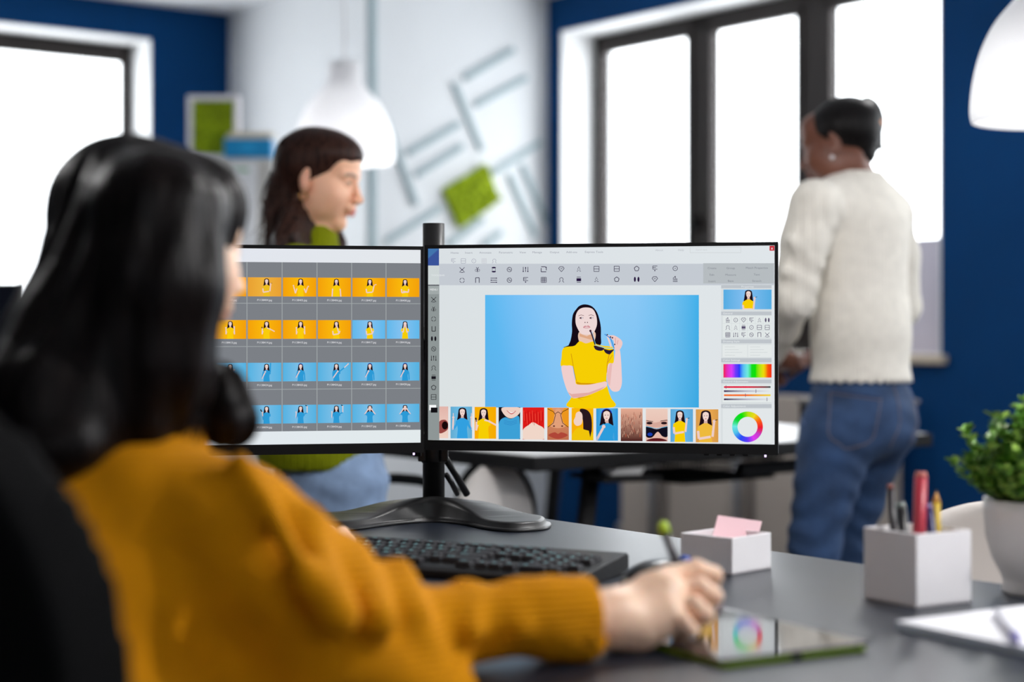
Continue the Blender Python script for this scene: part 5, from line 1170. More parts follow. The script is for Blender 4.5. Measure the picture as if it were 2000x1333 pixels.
class Head:
    def __init__(s, c, R, k=1.0): s.c = Vector(c); s.R = R; s.k = k
    def w(s, x, y, z): return s.c + s.R @ (Vector((x, y, z)) * s.k)
    def e(s, c, r): return ell(s.w(*c), [q * s.k for q in r], s.R)
    def cp(s, a, b, ra, rb=None): return cap(s.w(*a), s.w(*b), ra * s.k, (ra if rb is None else rb) * s.k)
    def face(s, neck_to, neck_r=.050):
        I = [(s.e((0, -.014, .026), (.073, .090, .080)), .01), (s.e((0, .030, -.022), (.060, .056, .072)), .02), (s.e((0, .030, -.066), (.047, .046, .036)), .018),
             (s.e((0, .066, -.094), (.019, .017, .016)), .018), (s.e((0, .050, .045), (.058, .036, .045)), .02)]
        for q in (-1, 1):
            I += [(s.e((q * .036, .056, -.028), (.024, .024, .026)), .02), (s.e((q * .044, .030, -.038), (.022, .040, .040)), .02), (s.cp((q * .012, .082, .019), (q * .043, .069, .018), .0075), .012),
                  (s.e((q * .045, .014, -.060), (.014, .030, .028)), .02)]
        for q in (-1, 1): I.append((s.e((q * .030, .094, .001), (.017, .013, .010)), -.010))
        for q in (-1, 1): I.append((s.e((q * .030, .0715, .001), (.0135, .0135, .0115)), .004))
        I += [(s.cp((0, .083, .010), (0, .100, -.026), .0065, .0085), .008), (s.e((0, .1035, -.030), (.0095, .0095, .008)), .006)]
        for q in (-1, 1): I.append((s.e((q * .0105, .098, -.034), (.0072, .010, .0065)), .005))
        I += [(s.e((0, .086, -.052), (.020, .012, .012)), .01), (s.e((0, .0915, -.0575), (.0185, .0085, .0042)), .003), (s.e((0, .0895, -.0665), (.0165, .0085, .0052)), .003)]
        I.append((s.e((0, .1005, -.0622), (.020, .004, .0012)), -.0015))
        for q in (-1, 1):
            I += [(ell(s.w(q * .0745, -.010, -.008), [.0065 * s.k, .018 * s.k, .031 * s.k], s.R @ Matrix.Rotation(q * -.45, 3, 'Z') @ Matrix.Rotation(.2, 3, 'X')), .005),
                  (ell(s.w(q * .0815, -.004, -.004), [.005 * s.k, .009 * s.k, .017 * s.k], s.R), -.005)]
        n0 = s.w(0, -.018, -.060)
        I.append((cap(n0, neck_to, neck_r * s.k, neck_r * 1.05), .022))
        return I
    def colour(s, base, lip, blush=None, extra=None, brow=(.03, .018, .012)):
        Ri = np.array(s.R); c = A3(s.c); k = s.k
        base = np.array(base); lip = np.array(lip); brow = np.array(brow)
        def f(p):
            q = (p - c) @ Ri / k; C = np.tile(base, (len(p), 1))
            def mixin(w_, colr): nonlocal C; C = C * (1 - w_[:, None]) + np.array(colr) * w_[:, None]
            g = lambda ctr, r: np.clip(1.6 - 1.6 * np.sqrt((((q - np.array(ctr)) / np.array(r)) ** 2).sum(1)), 0, 1)
            if blush is not None:
                for a in (-1, 1): mixin(g((a * .045, .062, -.035), (.034, .034, .030)) * .35, blush)
                mixin(g((0, .112, -.030), (.014, .014, .012)) * .5, blush)
                for a in (-1, 1): mixin(g((a * .078, -.01, -.005), (.012, .03, .035)) * .5, blush)
            mixin(np.clip(g((0, .096, -.062), (.021, .016, .0135)) * 1.4, 0, 1), lip)
            for a in (-1, 1):
                mixin(np.clip(g((a * .030, .084, .004), (.0155, .010, .0055)) * 1.3, 0, 1) * .85, brow)
                bw = np.clip(1.5 - np.abs(q[:, 2] - .0235 + np.abs(np.abs(q[:, 0]) - .03) * .18) / .0042, 0, 1) * ((np.abs(q[:, 0]) > .012) & (np.abs(q[:, 0]) < .050) & (q[:, 1] > .045))
            mixin(bw * .7, brow)
            return C if extra is None else extra(p, C)
        return f
def bounds(pts, m):
    a = np.array([A3(p) for p in pts]); return a.min(0) - m, a.max(0) + m
def jitter(seed): return random.Random(seed)
def folded(f, waves):                    # cloth folds: shallow waves along given directions
    def g(p):
        d = f(p)
        for (dr, fq, amp, ph, dr2, fq2) in waves:
            dr = np.array(dr); dr2 = np.array(dr2)
            d = d + amp * np.sin(p @ dr * fq + ph + 1.3 * np.sin(p @ dr2 * fq2))
        return d
    return g
SKL = lambda r, g_, b: [lin(r / 255), lin(g_ / 255), lin(b / 255)]

# ===== the seated woman in the foreground
W1 = thing('person', 'seated woman with long dark hair and mustard sweater drawing with a pen, seen from behind', 'person', (-.36, 1.5, .0))
hc = P(300, 474, 1.65); R1 = fr((.77, .64, 0), math.radians(8)); h1 = Head(hc, R1, .92)
neck = Vector((-.355, 1.585, .985))
skin1 = SKL(250, 208, 178)
# arm and hand
el = Vector((-.13, 1.54, .785)); wr = Vector((.098, 1.655, .783))
ku = Vector((.065, 1.62, .791))
def Q(px, py, Y): return P(px, py, Y)
palm0 = Q(1205, 1215, 1.665); 
I = [(cap(el, wr, .040, .0275, w=(0, 0, 1), s=.95), .01),
     (cap(wr, Q(1225, 1212, 1.675), .0275, .029), .015),
     (cap(Q(1225, 1205, 1.675), Q(1290, 1165, 1.69), .029, .027), .012),
     (cap(Q(1250, 1225, 1.66), Q(1300, 1205, 1.665), .024, .020), .012),
     (cap(Q(1270, 1160, 1.715), Q(1312, 1150, 1.73), .022, .018), .012)]
fing = [  # knuckle, first joint, second joint, tip
    [(1305, 1130, 1.722), (1360, 1112, 1.732), (1394, 1124, 1.738), (1388, 1160, 1.744)],
    [(1312, 1158, 1.700), (1366, 1147, 1.700), (1394, 1165, 1.708), (1372, 1192, 1.722)],
    [(1306, 1188, 1.680), (1356, 1183, 1.672), (1378, 1201, 1.682), (1352, 1220, 1.700)],
    [(1292, 1214, 1.664), (1334, 1216, 1.652), (1350, 1232, 1.662), (1322, 1242, 1.680)]]
for i, pts in enumerate(fing):
    r = (.0098, .0100, .0094, .0082)[i]
    I.append((chain([Q(*p) for p in pts], [r * 1.12, r, r * .9, r * .78], .003), .0022))
    I.append((ell(Q(*pts[0]), [r * 1.25] * 3), .006))
I.append((chain([Q(1232, 1180, 1.705), Q(1290, 1172, 1.738), Q(1338, 1178, 1.752), Q(1368, 1180, 1.748)], [.016, .0125, .011, .009], .006), .006))
hf = union(*I)
allp = [el, wr] + [Q(*p) for f_ in fing for p in f_]
lo, hi = bounds(allp + [Q(1338, 1178, 1.755)], .03); lo[0] = ku.x - .045
# left hand beyond the arm, resting at the keyboard
LHp = Vector((-.262, 2.13, DESK + .045))
I2 = [(cap(Vector((-.38, 1.94, .795)), LHp + Vector((-.02, -.03, -.005)), .028, .025), .01), (ell(LHp, [.038, .044, .019], Matrix.Rotation(-.4, 3, 'Z')), .012)]
for i in range(4):
    a = LHp + Vector((-.022 + i * .019, .036 - abs(i - 1.5) * .004, .002)); L = (.9, 1.05, 1, .8)[i]
    I2.append((chain([a, a + Vector((.012, .030, .006)) * L, a + Vector((.022, .052, -.008)) * L, a + Vector((.026, .060, -.026)) * L], [.0105, .0095, .0085, .0075], .003), .003))
I2.append((chain([LHp + Vector((.028, -.015, -.006)), LHp + Vector((.052, .014, -.012)), LHp + Vector((.056, .038, -.022))], [.013, .0105, .008], .004), .006))
lf = union(*I2); lo2, hi2 = bounds([LHp], .09); lo2[1] -= .14; lo2[0] -= .08
face1 = union(*h1.face(neck))
lo3, hi3 = bounds([hc, neck], .075); lo3 = np.minimum(lo3, A3(hc) - .125); hi3 = np.maximum(hi3, A3(hc) + .125)
torso1 = union((cap((-.38, 1.54, .80), (-.41, 1.46, .60), .08, .11, w=(.8, -.6, 0), s=1.3), .03), (cap((-.27, 1.51, .86), (-.47, 1.65, .86), .035), .03),
               (cap((-.41, 1.46, .62), (-.40, 1.50, .58), .11, .12, w=(.8, -.6, 0), s=1.1), .03), (cap((-.33, 1.45, .52), (-.10, 1.75, .53), .08, .065), .03), (cap((-.46, 1.55, .52), (-.24, 1.87, .53), .08, .065), .03),
               (cap((-.10, 1.75, .53), (-.12, 1.78, .10), .058, .042), .02), (cap((-.24, 1.87, .53), (-.26, 1.9, .10), .058, .042), .02), (cap((-.25, 1.50, .87), el, .038, .036), .02), (cap(neck, (-.375, 1.56, .85), .05, .05), .02))
pieces = [(face1, lo3, hi3, .0034), (hf, lo, hi, .0018), (lf, lo2, hi2, .0028), (torso1, (-.72, 1.25, .06), (.0, 2.02, 1.0), .012)]
me = sdf_mesh('body', pieces, h1.colour(skin1, SKL(190, 100, 95), SKL(228, 158, 132)))
link_mesh('body', me, M_skin, W1)
# fingernail tips
for i, pts in enumerate(fing[:3]):
    tip = Q(*pts[3]); pr = Q(*pts[2]); d = (tip - pr).normalized()
    n = Vector((.6, -.3, .3)); n = (n - d * n.dot(d)).normalized()
    x = d.cross(n); Rn = Matrix((x, d, n)).transposed(); q = tip + n * .0058 + d * .001
    mb = MB(); mb.box(q, (.007, .009, .0012), R=Rn); mb.build('fingernail', mat('nail', rgb(240, 196, 190), .25), W1, bevel=.0006)
# sweater
shp = Vector((-.245, 1.50, .885)); sw = [
    (cap((-.385, 1.535, .86), (-.43, 1.45, .63), .115, .160, w=(.8, -.6, 0), s=1.25), .05),
    (chain([Vector((-.50, 1.67, .895)), Vector((-.37, 1.575, .935)), Vector((-.255, 1.515, .893))], [.046, .044, .058], .03), .03),
    (cap(neck + Vector((.003, .0, -.035)), neck + Vector((.0, .0, .0)), .072, .062), .02),
    (chain([shp, Vector((-.195, 1.515, .845)), el + Vector((0, 0, 0)), ], [.066, .060, .060], .02), .025),
    (chain([el, Vector((-.075, 1.565, .787)), Vector((-.02, 1.587, .788)), Vector((.025, 1.604, .790)), ku], [.060, .040, .035, .035, .036], .012), .015),
    (cap((-.21, 1.52, .80), (-.29, 1.48, .66), .06, .07), .05),
    (cap((-.17, 1.49, .775), (-.07, 1.52, .74), .055, .04), .03),
    (chain([Vector((-.50, 1.67, .91)), Vector((-.53, 1.80, .84)), Vector((-.44, 1.90, .80)), Vector((-.33, 2.0, .797))], [.064, .060, .054, .046], .02), .03),
    (chain([Vector((-.43, 1.45, .63)), Vector((-.42, 1.47, .60))], [.16, .158], .02), .03)]
# raised crumples of the sleeve
for (p, q_, r) in ((Q(776, 1122, 1.55), Q(812, 1200, 1.5), .020), (Q(905, 1162, 1.585), Q(925, 1240, 1.53), .017), (Q(1000, 1164, 1.60), Q(1012, 1230, 1.56), .012), (Q(850, 1185, 1.56), Q(835, 1260, 1.5), .014), (Q(690, 1085, 1.53), Q(740, 1210, 1.45), .020), (Q(600, 1030, 1.49), Q(660, 1200, 1.41), .020), (Q(470, 900, 1.46), Q(600, 1120, 1.42), .014)):
    sw.append((cap(p, q_, r, r * .8), .018))
swf = folded(union(*sw), [((.75, .2, .65), 42, .0050, .4, (.7, 0, -.7), 14), ((.2, .1, 1), 70, .0018, 1.2, (1, 0, 0), 18)])
def swf2(p):
    d = swf(p); # open cuff
    c = cap(ku + Vector((-.012, -.006, -.001)), ku + Vector((.03, .015, 0)), .0315)(p)
    return -smin(-d, c, .002)
M_must = knit('mustard_knit', rgb(212, 138, 0), 55, 'Z', .002, .6)
me = sdf_mesh('sweater', [(swf2, (-.76, 1.22, .42), (.115, 2.1, 1.065), .0068)])
link_mesh('sweater', me, M_must, W1)
# ribbed cuff
dcu = (ku - Vector((.01, 1.598, .792))).normalized(); xx = dcu.cross(Z).normalized(); yy = xx.cross(dcu)
mb = MB(); vs = []; fs = []; nn = 96
for j, (t, r) in enumerate(((-.040, .0395), (-.03, .0405), (-.012, .0385), (.002, .0385), (.008, .0375), (.009, .034), (.002, .032), (-.012, .033))):
    for k in range(nn):
        a = 2 * math.pi * k / nn; rr = r + (.0009 * math.cos(a * 24) if j < 5 else 0); vs.append(ku + dcu * t + (xx * math.cos(a) + yy * math.sin(a)) * rr)
for j in range(7):
    for k in range(nn): fs.append((j * nn + k, j * nn + (k + 1) % nn, (j + 1) * nn + (k + 1) % nn, (j + 1) * nn + k))
mb.smooth = True; mb.add(vs, fs); mb.build('cuff', M_must, W1)
# trousers and shoes, below the frame
jf = union((cap((-.42, 1.46, .585), (-.40, 1.50, .58), .138, .138, w=(.8, -.6, 0), s=1.15), .03), (cap((-.33, 1.45, .52), (-.10, 1.75, .53), .092, .072), .03), (cap((-.46, 1.55, .52), (-.24, 1.87, .53), .092, .072), .03),
           (cap((-.10, 1.75, .53), (-.12, 1.78, .09), .066, .05), .02), (cap((-.24, 1.87, .53), (-.26, 1.9, .09), .066, .05), .02))
link_mesh('trousers', sdf_mesh('trousers', [(jf, (-.7, 1.24, .05), (.02, 2.0, .74), .01)]), mat('dark_denim', rgb(40, 48, 66), .8), W1)
for p in ((-.12, 1.78), (-.26, 1.9)):
    f = union(cap((p[0] - .015, p[1] - .02, .045), (p[0] + .08, p[1] + .10, .035), .040, .034), k=.01); link_mesh('shoe', sdf_mesh('shoe', [(f, (p[0] - .08, p[1] - .09, -.002), (p[0] + .15, p[1] + .17, .1), .005)]), mat('shoe', rgb(230, 230, 230), .6), W1)
# hair
HQ = lambda px, py, Y: P(px, py, Y)
cut = h1.e((0, .150, -.078), (.14, .13, .112))
hi1 = [(h1.e((0, -.024, .024), (.077, .090, .082)), .01),
       (h1.e((0, .012, .026), (.075, .080, .077)), .015), (h1.e((0, .040, .050), (.066, .052, .048)), .015),
       (chain([HQ(238, 400, 1.60), HQ(222, 520, 1.58), HQ(200, 650, 1.55), HQ(170, 800, 1.52)], [.060, .060, .064, .056], .02), .03),
       (chain([HQ(300, 420, 1.54), HQ(300, 560, 1.53), HQ(290, 700, 1.53), HQ(270, 800, 1.53)], [.060, .060, .054, .044], .02), .03),
       (chain([HQ(340, 420, 1.57), HQ(314, 540, 1.57), HQ(300, 660, 1.57), HQ(335, 760, 1.56)], [.048, .046, .043, .035], .02), .02),
       (chain([HQ(380, 400, 1.60), HQ(360, 500, 1.60), HQ(330, 600, 1.60), HQ(355, 690, 1.62), HQ(425, 770, 1.62), HQ(448, 820, 1.61)], [.034, .032, .028, .026, .029, .028], .012), .012),
       (chain([HQ(170, 560, 1.57), HQ(125, 680, 1.54), HQ(95, 780, 1.50), HQ(115, 875, 1.46)], [.042, .050, .052, .034], .02), .03),
       (cut, -.008)]
gr = jitter(4)
def hair1(p):
    d = union(*hi1)(p)
    a = np.arctan2(p[:, 1] - hc.y, p[:, 0] - hc.x)
    return d + .0022 * np.sin(a * 26 + 3 * np.sin(p[:, 2] * 14)) * np.clip((hc.z + .1 - p[:, 2]) * 10, .1, 1)
M_hair1 = hair_mat('dark_hair', rgb(8, 5, 5), rgb(24, 16, 15), .45, 120)
hair_o = link_mesh('hair', sdf_mesh('hair', [(hair1, (-.62, 1.40, .86), (-.17, 1.78, 1.30), .0042)]), M_hair1, W1)
mb = MB(); lines = []
for i in range(260):
    x0 = gr.uniform(90, 180); px_ = x0; Y0 = gr.uniform(1.53, 1.62); y0 = gr.uniform(480, 620); w_ = gr.uniform(-1, 1); ln = gr.uniform(220, 380)
    pts = [HQ(px_ - (40 + 55 * w_ * .5) * (t ** 1.6) * 1.8, y0 + ln * t, Y0) for t in (0, .2, .4, .6, .8, 1)]; lines.append([Vector(p) for p in spline(pts, 2, closed=False)])
for i in range(120):
    px_ = gr.uniform(330, 385); Y0 = gr.uniform(1.54, 1.60); y0 = gr.uniform(560, 640); s_ = gr.uniform(-15, 35)
    pts = [HQ(px_ + s_ * t + 22 * math.sin(t * 4 + px_ * .05), y0 + 250 * t, Y0 - .02 * t) for t in (0, .2, .4, .6, .8, 1)]; lines.append([Vector(p) for p in spline(pts, 2, closed=False)])
strands(mb, lines, .0011, 4); mb.build('hair_strands', M_hair1, W1)

# stylus in her hand
sA = Q(1293, 1024, 1.80); sT = Q(1371, 1233, 1.716); sT.z = tab_top + .001
sd_ = (sT - sA)
sty = thing('stylus', 'black drawing pen with lime green end held in the right hand of the seated woman', 'pen', sT)
MB().tube([sA + sd_ * .10, sA + sd_ * .45, sA + sd_ * .80, sA + sd_ * .95], [.0046, .0056, .0062, .0026], 16).build('barrel', mat('stylus_black', rgb(30, 20, 32), .35), sty)
MB().tube([sA, sA + sd_ * .02, sA + sd_ * .10], [.0054, .0066, .0056], 16).build('end_cap', mat('stylus_lime', rgb(176, 206, 40), .4), sty)
MB().tube([sA + sd_ * .95, sT], [.0016, .0008], 10).build('nib', M_rim, sty)

# her chair
och = thing('office_chair', 'black office chair with a tall curved back under the seated woman, at the left', 'chair', (-.46, 1.38, 0), 0)
fx = Vector((.60, .80, 0)); sx_ = Vector((.80, -.60, 0))
bc = Vector((-.492, 1.275, .745)); Rc = Matrix((sx_, fx, Z)).transposed()
def chairback(p):
    q = (p - A3(bc)) @ np.array(Rc); x, y, z = q[:, 0], q[:, 1], q[:, 2]
    y = y - 1.0 * x * x + .10 * (z + .1)
    w_ = .225; hh = .27; ex = np.abs(x) / w_; ez = np.abs(z) / hh
    rr = (ex ** 3 + ez ** 3) ** (1 / 3) - 1
    return np.maximum(rr * .2, np.abs(y) - .022) - .012
M_mesh = mat('chair_black', rgb(5, 5, 6), .85, spec=.1, bump=.4, bscale=500)
link_mesh('backrest', sdf_mesh('backrest', [(chairback, A3(bc) - [.36, .36, .34], A3(bc) + [.36, .36, .34], .009)]), M_mesh, och)
f = union(cap(Vector((-.43, 1.42, .42)), Vector((-.38, 1.50, .42)), .20), k=.01)
def seatf(p):
    q = (p - A3((-.39, 1.47, .405))) @ np.array(Rc); ex = np.abs(q[:, 0]) / .24; ey = np.abs(q[:, 1]) / .23
    return np.maximum(((ex ** 4 + ey ** 4) ** .25 - 1) * .2, np.abs(q[:, 2]) - .022) - .012
link_mesh('seat', sdf_mesh('seat', [(seatf, (-.75, 1.12, .34), (-.04, 1.84, .46), .01)]), M_mesh, och)
sc_ = Vector((-.39, 1.47, 0))
MB().tube([bc + fx * -.035 + Z * -.2, bc - fx * .03 + Z * -.34, sc_ - fx * .1 + Z * .37, sc_ + Z * .37], .018, 10).build('back_bracket', M_rim, och)
MB().tube([sc_ + Z * .10, sc_ + Z * .38], .028, 14).build('column', M_rim, och)
for i in range(5):
    a = i * 2 * math.pi / 5 + .3; e_ = sc_ + Vector((math.cos(a) * .29, math.sin(a) * .29, 0))
    lg = MB().tube([sc_ + Z * .11, e_ + Z * .065], [.026, .016], 8).build('leg', M_rim, och)
    MB().tube([e_ + Z * .028 - Vector((-math.sin(a), math.cos(a), 0)) * .02, e_ + Z * .028 + Vector((-math.sin(a), math.cos(a), 0)) * .02], .028, 14).build('caster', M_rim, lg)

# ===== the woman in green, standing behind the left monitor
Y2 = 3.92
W2 = thing('person', 'woman in a green turtleneck and light jeans standing behind the left monitor, looking down', 'person', P(640, 640, Y2) - Z * H)
q2 = lambda px, py, dy=0: P(px, py, Y2 + dy)
hc2 = q2(626, 350); R2 = fr((.96, -.22, 0), math.radians(12)); h2 = Head(hc2, R2, .99)
neck2 = q2(616, 478, .0)
hipc = q2(645, 945); 
b2f = [(cap(q2(600, 640), q2(625, 760), .085, .09, w=(0, 1, 0), s=1.4), .05), (cap(q2(625, 760), q2(645, 930), .09, .100, w=(0, 1, 0), s=1.2), .05), (cap(neck2, q2(600, 640), .048, .06), .03)]
feet = []
for (sx, sy) in ((-1, .09), (1, -.07)):
    hp_ = q2(640 + sx * 38, 955, sy); kn = Vector((hp_.x + .03, hp_.y, .44)); an = Vector((hp_.x + .00, hp_.y, .085)); feet.append(an)
    b2f += [(cap(hp_, kn, .078, .052), .03), (cap(kn, an, .050, .035), .02), (cap(an + Vector((0, 0, -.045)), an + Vector((.14, -.02, -.05)), .030, .024), .02)]
# arms: both reach forward and down to the table
arms = [(q2(575, 540, -.17), q2(600, 720, -.22), q2(700, 800, -.12), q2(760, 815, -.05)), (q2(575, 540, .17), q2(600, 720, .20), q2(700, 800, .14), q2(760, 815, .10))]
for a in arms:
    b2f += [(chain([a[0], a[1], a[2], a[3]], [.045, .038, .027, .026], .02), .02)]
    hd = (a[3] - a[2]).normalized(); b2f.append((ell(a[3] + hd * .03, [.042, .036, .014]), .01))
I = h2.face(neck2, .044)
lo, hi = bounds([hc2], .125); lo[2] = neck2.z - .02
col2 = h2.colour(SKL(250, 192, 158), SKL(206, 104, 98), SKL(248, 182, 156))
hands = []
hl = []
for ai, a in enumerate(arms):
    hd = Vector((1, 0, -.15)).normalized(); sd2 = Vector((0, 1, 0)); c0 = a[3]
    it = [(cap(a[2].lerp(a[3], .4), c0, .027, .024), .008), (ell(c0 + hd * .035, [.045, .038, .015]), .012)]
    for i in range(4):
        b_ = c0 + hd * .072 + sd2 * (-.026 + i * .0175); L = (.85, 1, .97, .75)[i]
        it.append((chain([b_, b_ + hd * .030 * L + Z * .003, b_ + hd * .055 * L - Z * .006, b_ + hd * .068 * L - Z * .018], [.0095, .009, .008, .007], .003), .003))
    s_ = 1 if ai == 0 else -1
    it.append((chain([c0 + hd * .02 + sd2 * s_ * .03, c0 + hd * .05 + sd2 * s_ * .05, c0 + hd * .075 + sd2 * s_ * .052], [.013, .010, .008], .004), .006))
    l_, h_ = bounds([c0 - hd * .05, c0 + hd * .15], .065); hl.append((union(*it), l_, h_, .003))
me = sdf_mesh('body', [(union(*I), lo, hi, .0026), (union(*b2f), *bounds([q2(520, 480, -.3), q2(790, 480, .3), q2(560, 640, 0) - Z * H], .1), .012)] + hl, col2)
link_mesh('body', me, M_skin, W2)
# sweater
s2 = [(cap(q2(598, 600), q2(622, 740), .110, .118, w=(0, 1, 0), s=1.5), .05), (cap(q2(622, 740), q2(622, 872), .118, .140, w=(0, 1, 0), s=1.2), .05),
      (cap(q2(580, 520, -.12), q2(580, 520, .12), .050), .05), (cap(neck2 - Z * .05, neck2 + Z * .010 + Vector((-.002, 0, 0)), .062, .054), .02)]
for a in arms: s2.append((chain([a[0], a[1], a[2]], [.062, .054, .042], .02), .03))
cutz = q2(0, 910).z
def sw2(p):
    d = union(*s2)(p); zcut = cutz + .028 * np.clip((p[:, 0] - q2(660, 0).x) / .09, 0, 1.2)
    d = d + .0016 * np.sin(np.arctan2(p[:, 1] - Y2, p[:, 0] - q2(622, 0).x) * 60)
    return np.maximum(d, zcut - p[:, 2])
M_green = knit('green_knit', rgb(120, 128, 4), 40, 'X', .0015, .5)
link_mesh('sweater', sdf_mesh('sweater', [(sw2, *bounds([q2(480, 450, -.28), q2(740, 930, .28)], .03), .0065)]), M_green, W2)
def jeans(items, lo, hi, h, amp=.0022):
    f = union(*items)
    def g(p): return f(p) + amp * np.sin(p[:, 2] * 95 + 2.2 * np.sin(p[:, 0] * 30 + p[:, 2] * 9) + p[:, 1] * 18) * np.clip(1.2 - np.abs(p[:, 2] - .52) * 2.4, 0.15, 1)
    return (g, lo, hi, h)
j2 = [(cap(q2(640, 880), q2(645, 940), .120, .135, w=(0, 1, 0), s=1.15), .04)]
for (sx, sy), an in zip(((-1, .09), (1, -.07)), feet):
    hp_ = q2(640 + sx * 38, 955, sy); kn = Vector((hp_.x + .03, hp_.y, .44)); j2 += [(cap(hp_, kn, .086, .060), .03), (cap(kn, an, .058, .045), .02)]
M_denim2 = mat('light_denim', rgb(132, 156, 190), .85, noise=.18, nscale=25, bump=.3, bscale=120)
link_mesh('jeans', sdf_mesh('jeans', [jeans(j2, *bounds([q2(500, 870, -.22), Vector((q2(760, 0).x, Y2 + .26, .09))], .05), .0075)]), M_denim2, W2)
for an in feet:
    f = union(cap(an + Vector((-.02, 0, -.035)), an + Vector((.15, -.02, -.045)), .040, .034), k=.01)
    link_mesh('shoe', sdf_mesh('shoe', [(f, (an.x - .08, an.y - .08, 0), (an.x + .21, an.y + .06, .1), .006)]), mat('shoe2', rgb(60, 56, 56), .6), W2)
# hair, half pinned up
M_hair2 = hair_mat('brown_hair', rgb(28, 15, 12), rgb(66, 40, 32), .45, 150)
hh2 = [(h2.e((0, -.022, .034), (.080, .096, .084)), .01), (h2.e((0, .020, .062), (.070, .070, .052)), .02),
       (h2.e((0, .128, -.014), (.14, .072, .090)), -.006), (h2.e((.0, .052, -.058), (.14, .058, .062)), -.014),
       (chain([q2(585, 330, .0), q2(560, 390, .01), q2(548, 430, .01), q2(535, 472, .0)], [.056, .050, .052, .048], .02), .02),
       (chain([q2(590, 400, -.03), q2(592, 440, -.03), q2(585, 490, -.05)], [.022, .026, .030], .02), .015),
       (chain([q2(570, 420, -.06), q2(560, 470, -.09), q2(552, 520, -.11)], [.026, .030, .026], .02), .02),
       (chain([q2(632, 455, .06), q2(655, 468, .05), q2(672, 505, .03)], [.020, .018, .015], .02), .015),
       (chain([h2.w(-.074, -.045, .035), h2.w(-.070, -.075, .020), q2(562, 290)], [.018, .02, .016], .01), .02)]
def hair2(p):
    d = union(*hh2)(p); a = np.arctan2(p[:, 1] - Y2, p[:, 0] - hc2.x)
    return d + .0022 * np.sin(a * 24 + 2.5 * np.sin(p[:, 2] * 30)) * np.clip((q2(0, 350).z - p[:, 2]) * 20, 0, 1)
link_mesh('hair', sdf_mesh('hair', [(hair2, *bounds([q2(520, 240, -.14), q2(720, 520, .14)], .02), .0038)]), M_hair2, W2)
mb = MB(); lines = []; gr = jitter(8)
for i in range(170):
    a0 = q2(gr.uniform(548, 575), gr.uniform(290, 360), gr.uniform(-.05, .05)); s_ = gr.uniform(.3, 1.0)
    pts = [a0, a0 + Vector((-.028 * s_, 0, -.05)), a0 + Vector((-.045 * s_ + gr.uniform(-.012, .008), gr.uniform(-.02, .02), -.10)), a0 + Vector((-.038 * s_ + gr.uniform(-.02, .03), gr.uniform(-.02, .02), -.15)), a0 + Vector((-.060 * s_ + gr.uniform(-.02, .03), gr.uniform(-.03, .02), -.20))]
    lines.append([Vector(p) for p in spline(pts, 3, closed=False)])
for i in range(60):
    a0 = h2.w(gr.uniform(-.085, -.06), gr.uniform(.0, .05), gr.uniform(.02, .06)); b_ = h2.w(-.088, gr.uniform(-.06, -.03), gr.uniform(-.02, .03)); lines.append([a0, a0.lerp(b_, .5) + Vector((0, -.008, -.008)), b_])
strands(mb, lines, .0011, 4); mb.build('hair_strands', M_hair2, W2)
cc0 = q2(557, 281, -.01); mb = MB(); mb.smooth = True
for i in range(5): mb.tube([cc0 + Vector((.0 + i * .003, -.018 + i * .009, .012)), cc0 + Vector((-.010, -.018 + i * .009, .0)), cc0 + Vector((.004, -.016 + i * .008, -.014))], .003, 6)
mb.tube([cc0 + Vector((.004, -.02, .012)), cc0 + Vector((.004, .02, .012))], .004, 8); mb.build('hair_claw', M_rim, W2)
ec = q2(604, 381, -.0); ec.y = h2.w(.078, 0, -.04).y if h2.w(.078, 0, -.04).y < Y2 else h2.w(-.078, 0, -.04).y
side = 1 if h2.w(.078, 0, -.04).y < Y2 else -1
ec = h2.w(side * .0775, -.004, -.048); pts = [ec + Vector((.009 * math.cos(k * math.pi / 8), 0, .009 * math.sin(k * math.pi / 8))) for k in range(16)]
MB().tube(pts, .0012, 6, closed=True).build('earring', mat('gold', rgb(214, 160, 70), .25, metal=1), W2)

# ===== the woman in white, standing at the right
Y3 = 4.25
q3 = lambda px, py, dy=0: P(px, py, Y3 + dy)
W3 = thing('person', 'woman in white ribbed sweater and blue jeans with dark bun, standing at the right', 'person', q3(1670, 640) - Z * H)
hc3 = q3(1637, 281); R3 = fr((-.88, .47, 0), math.radians(14)); h3 = Head(hc3, R3, .98)
neck3 = q3(1672, 350, 0)
skd = SKL(116, 72, 56)
sh = [q3(1588, 395, -.10), q3(1745, 415, .10)]
arm3 = [(q3(1590, 400, -.13), q3(1548, 585, -.12), q3(1508, 690, .08)), (q3(1735, 425, .12), q3(1760, 600, .16), q3(1640, 690, .25))]
hands3 = [q3(1532, 712, .12), q3(1565, 706, .20)]
hip3 = q3(1680, 800)
F3 = Vector((-.80, .60, 0)); S3v = Vector((.6, .8, 0))          # which way she faces, and her right hand side
b3 = [(cap(q3(1675, 430), q3(1680, 660), .095, .085, w=S3v, s=1.35), .05), (cap(q3(1680, 660), q3(1678, 790), .085, .105, w=S3v, s=1.3), .05), (cap(neck3, q3(1672, 420), .05, .08), .03)]
legs3 = [(q3(1635, 850, -.06), q3(1590, 1060, -.08)), (q3(1700, 850, .08), q3(1650, 1060, .12))]
feet3 = []
for a, b in legs3:
    an = Vector((b.x + .06, b.y - .02, .085)); feet3.append(an)
    b3 += [(cap(a, b, .085, .052), .03), (cap(b, an, .050, .034), .02), (cap(an - Z * .045, an + F3 * .14 - Z * .05, .03, .024), .02)]
for a in arm3: b3.append((chain(list(a), [.044, .036, .026], .02), .02))
hl = []
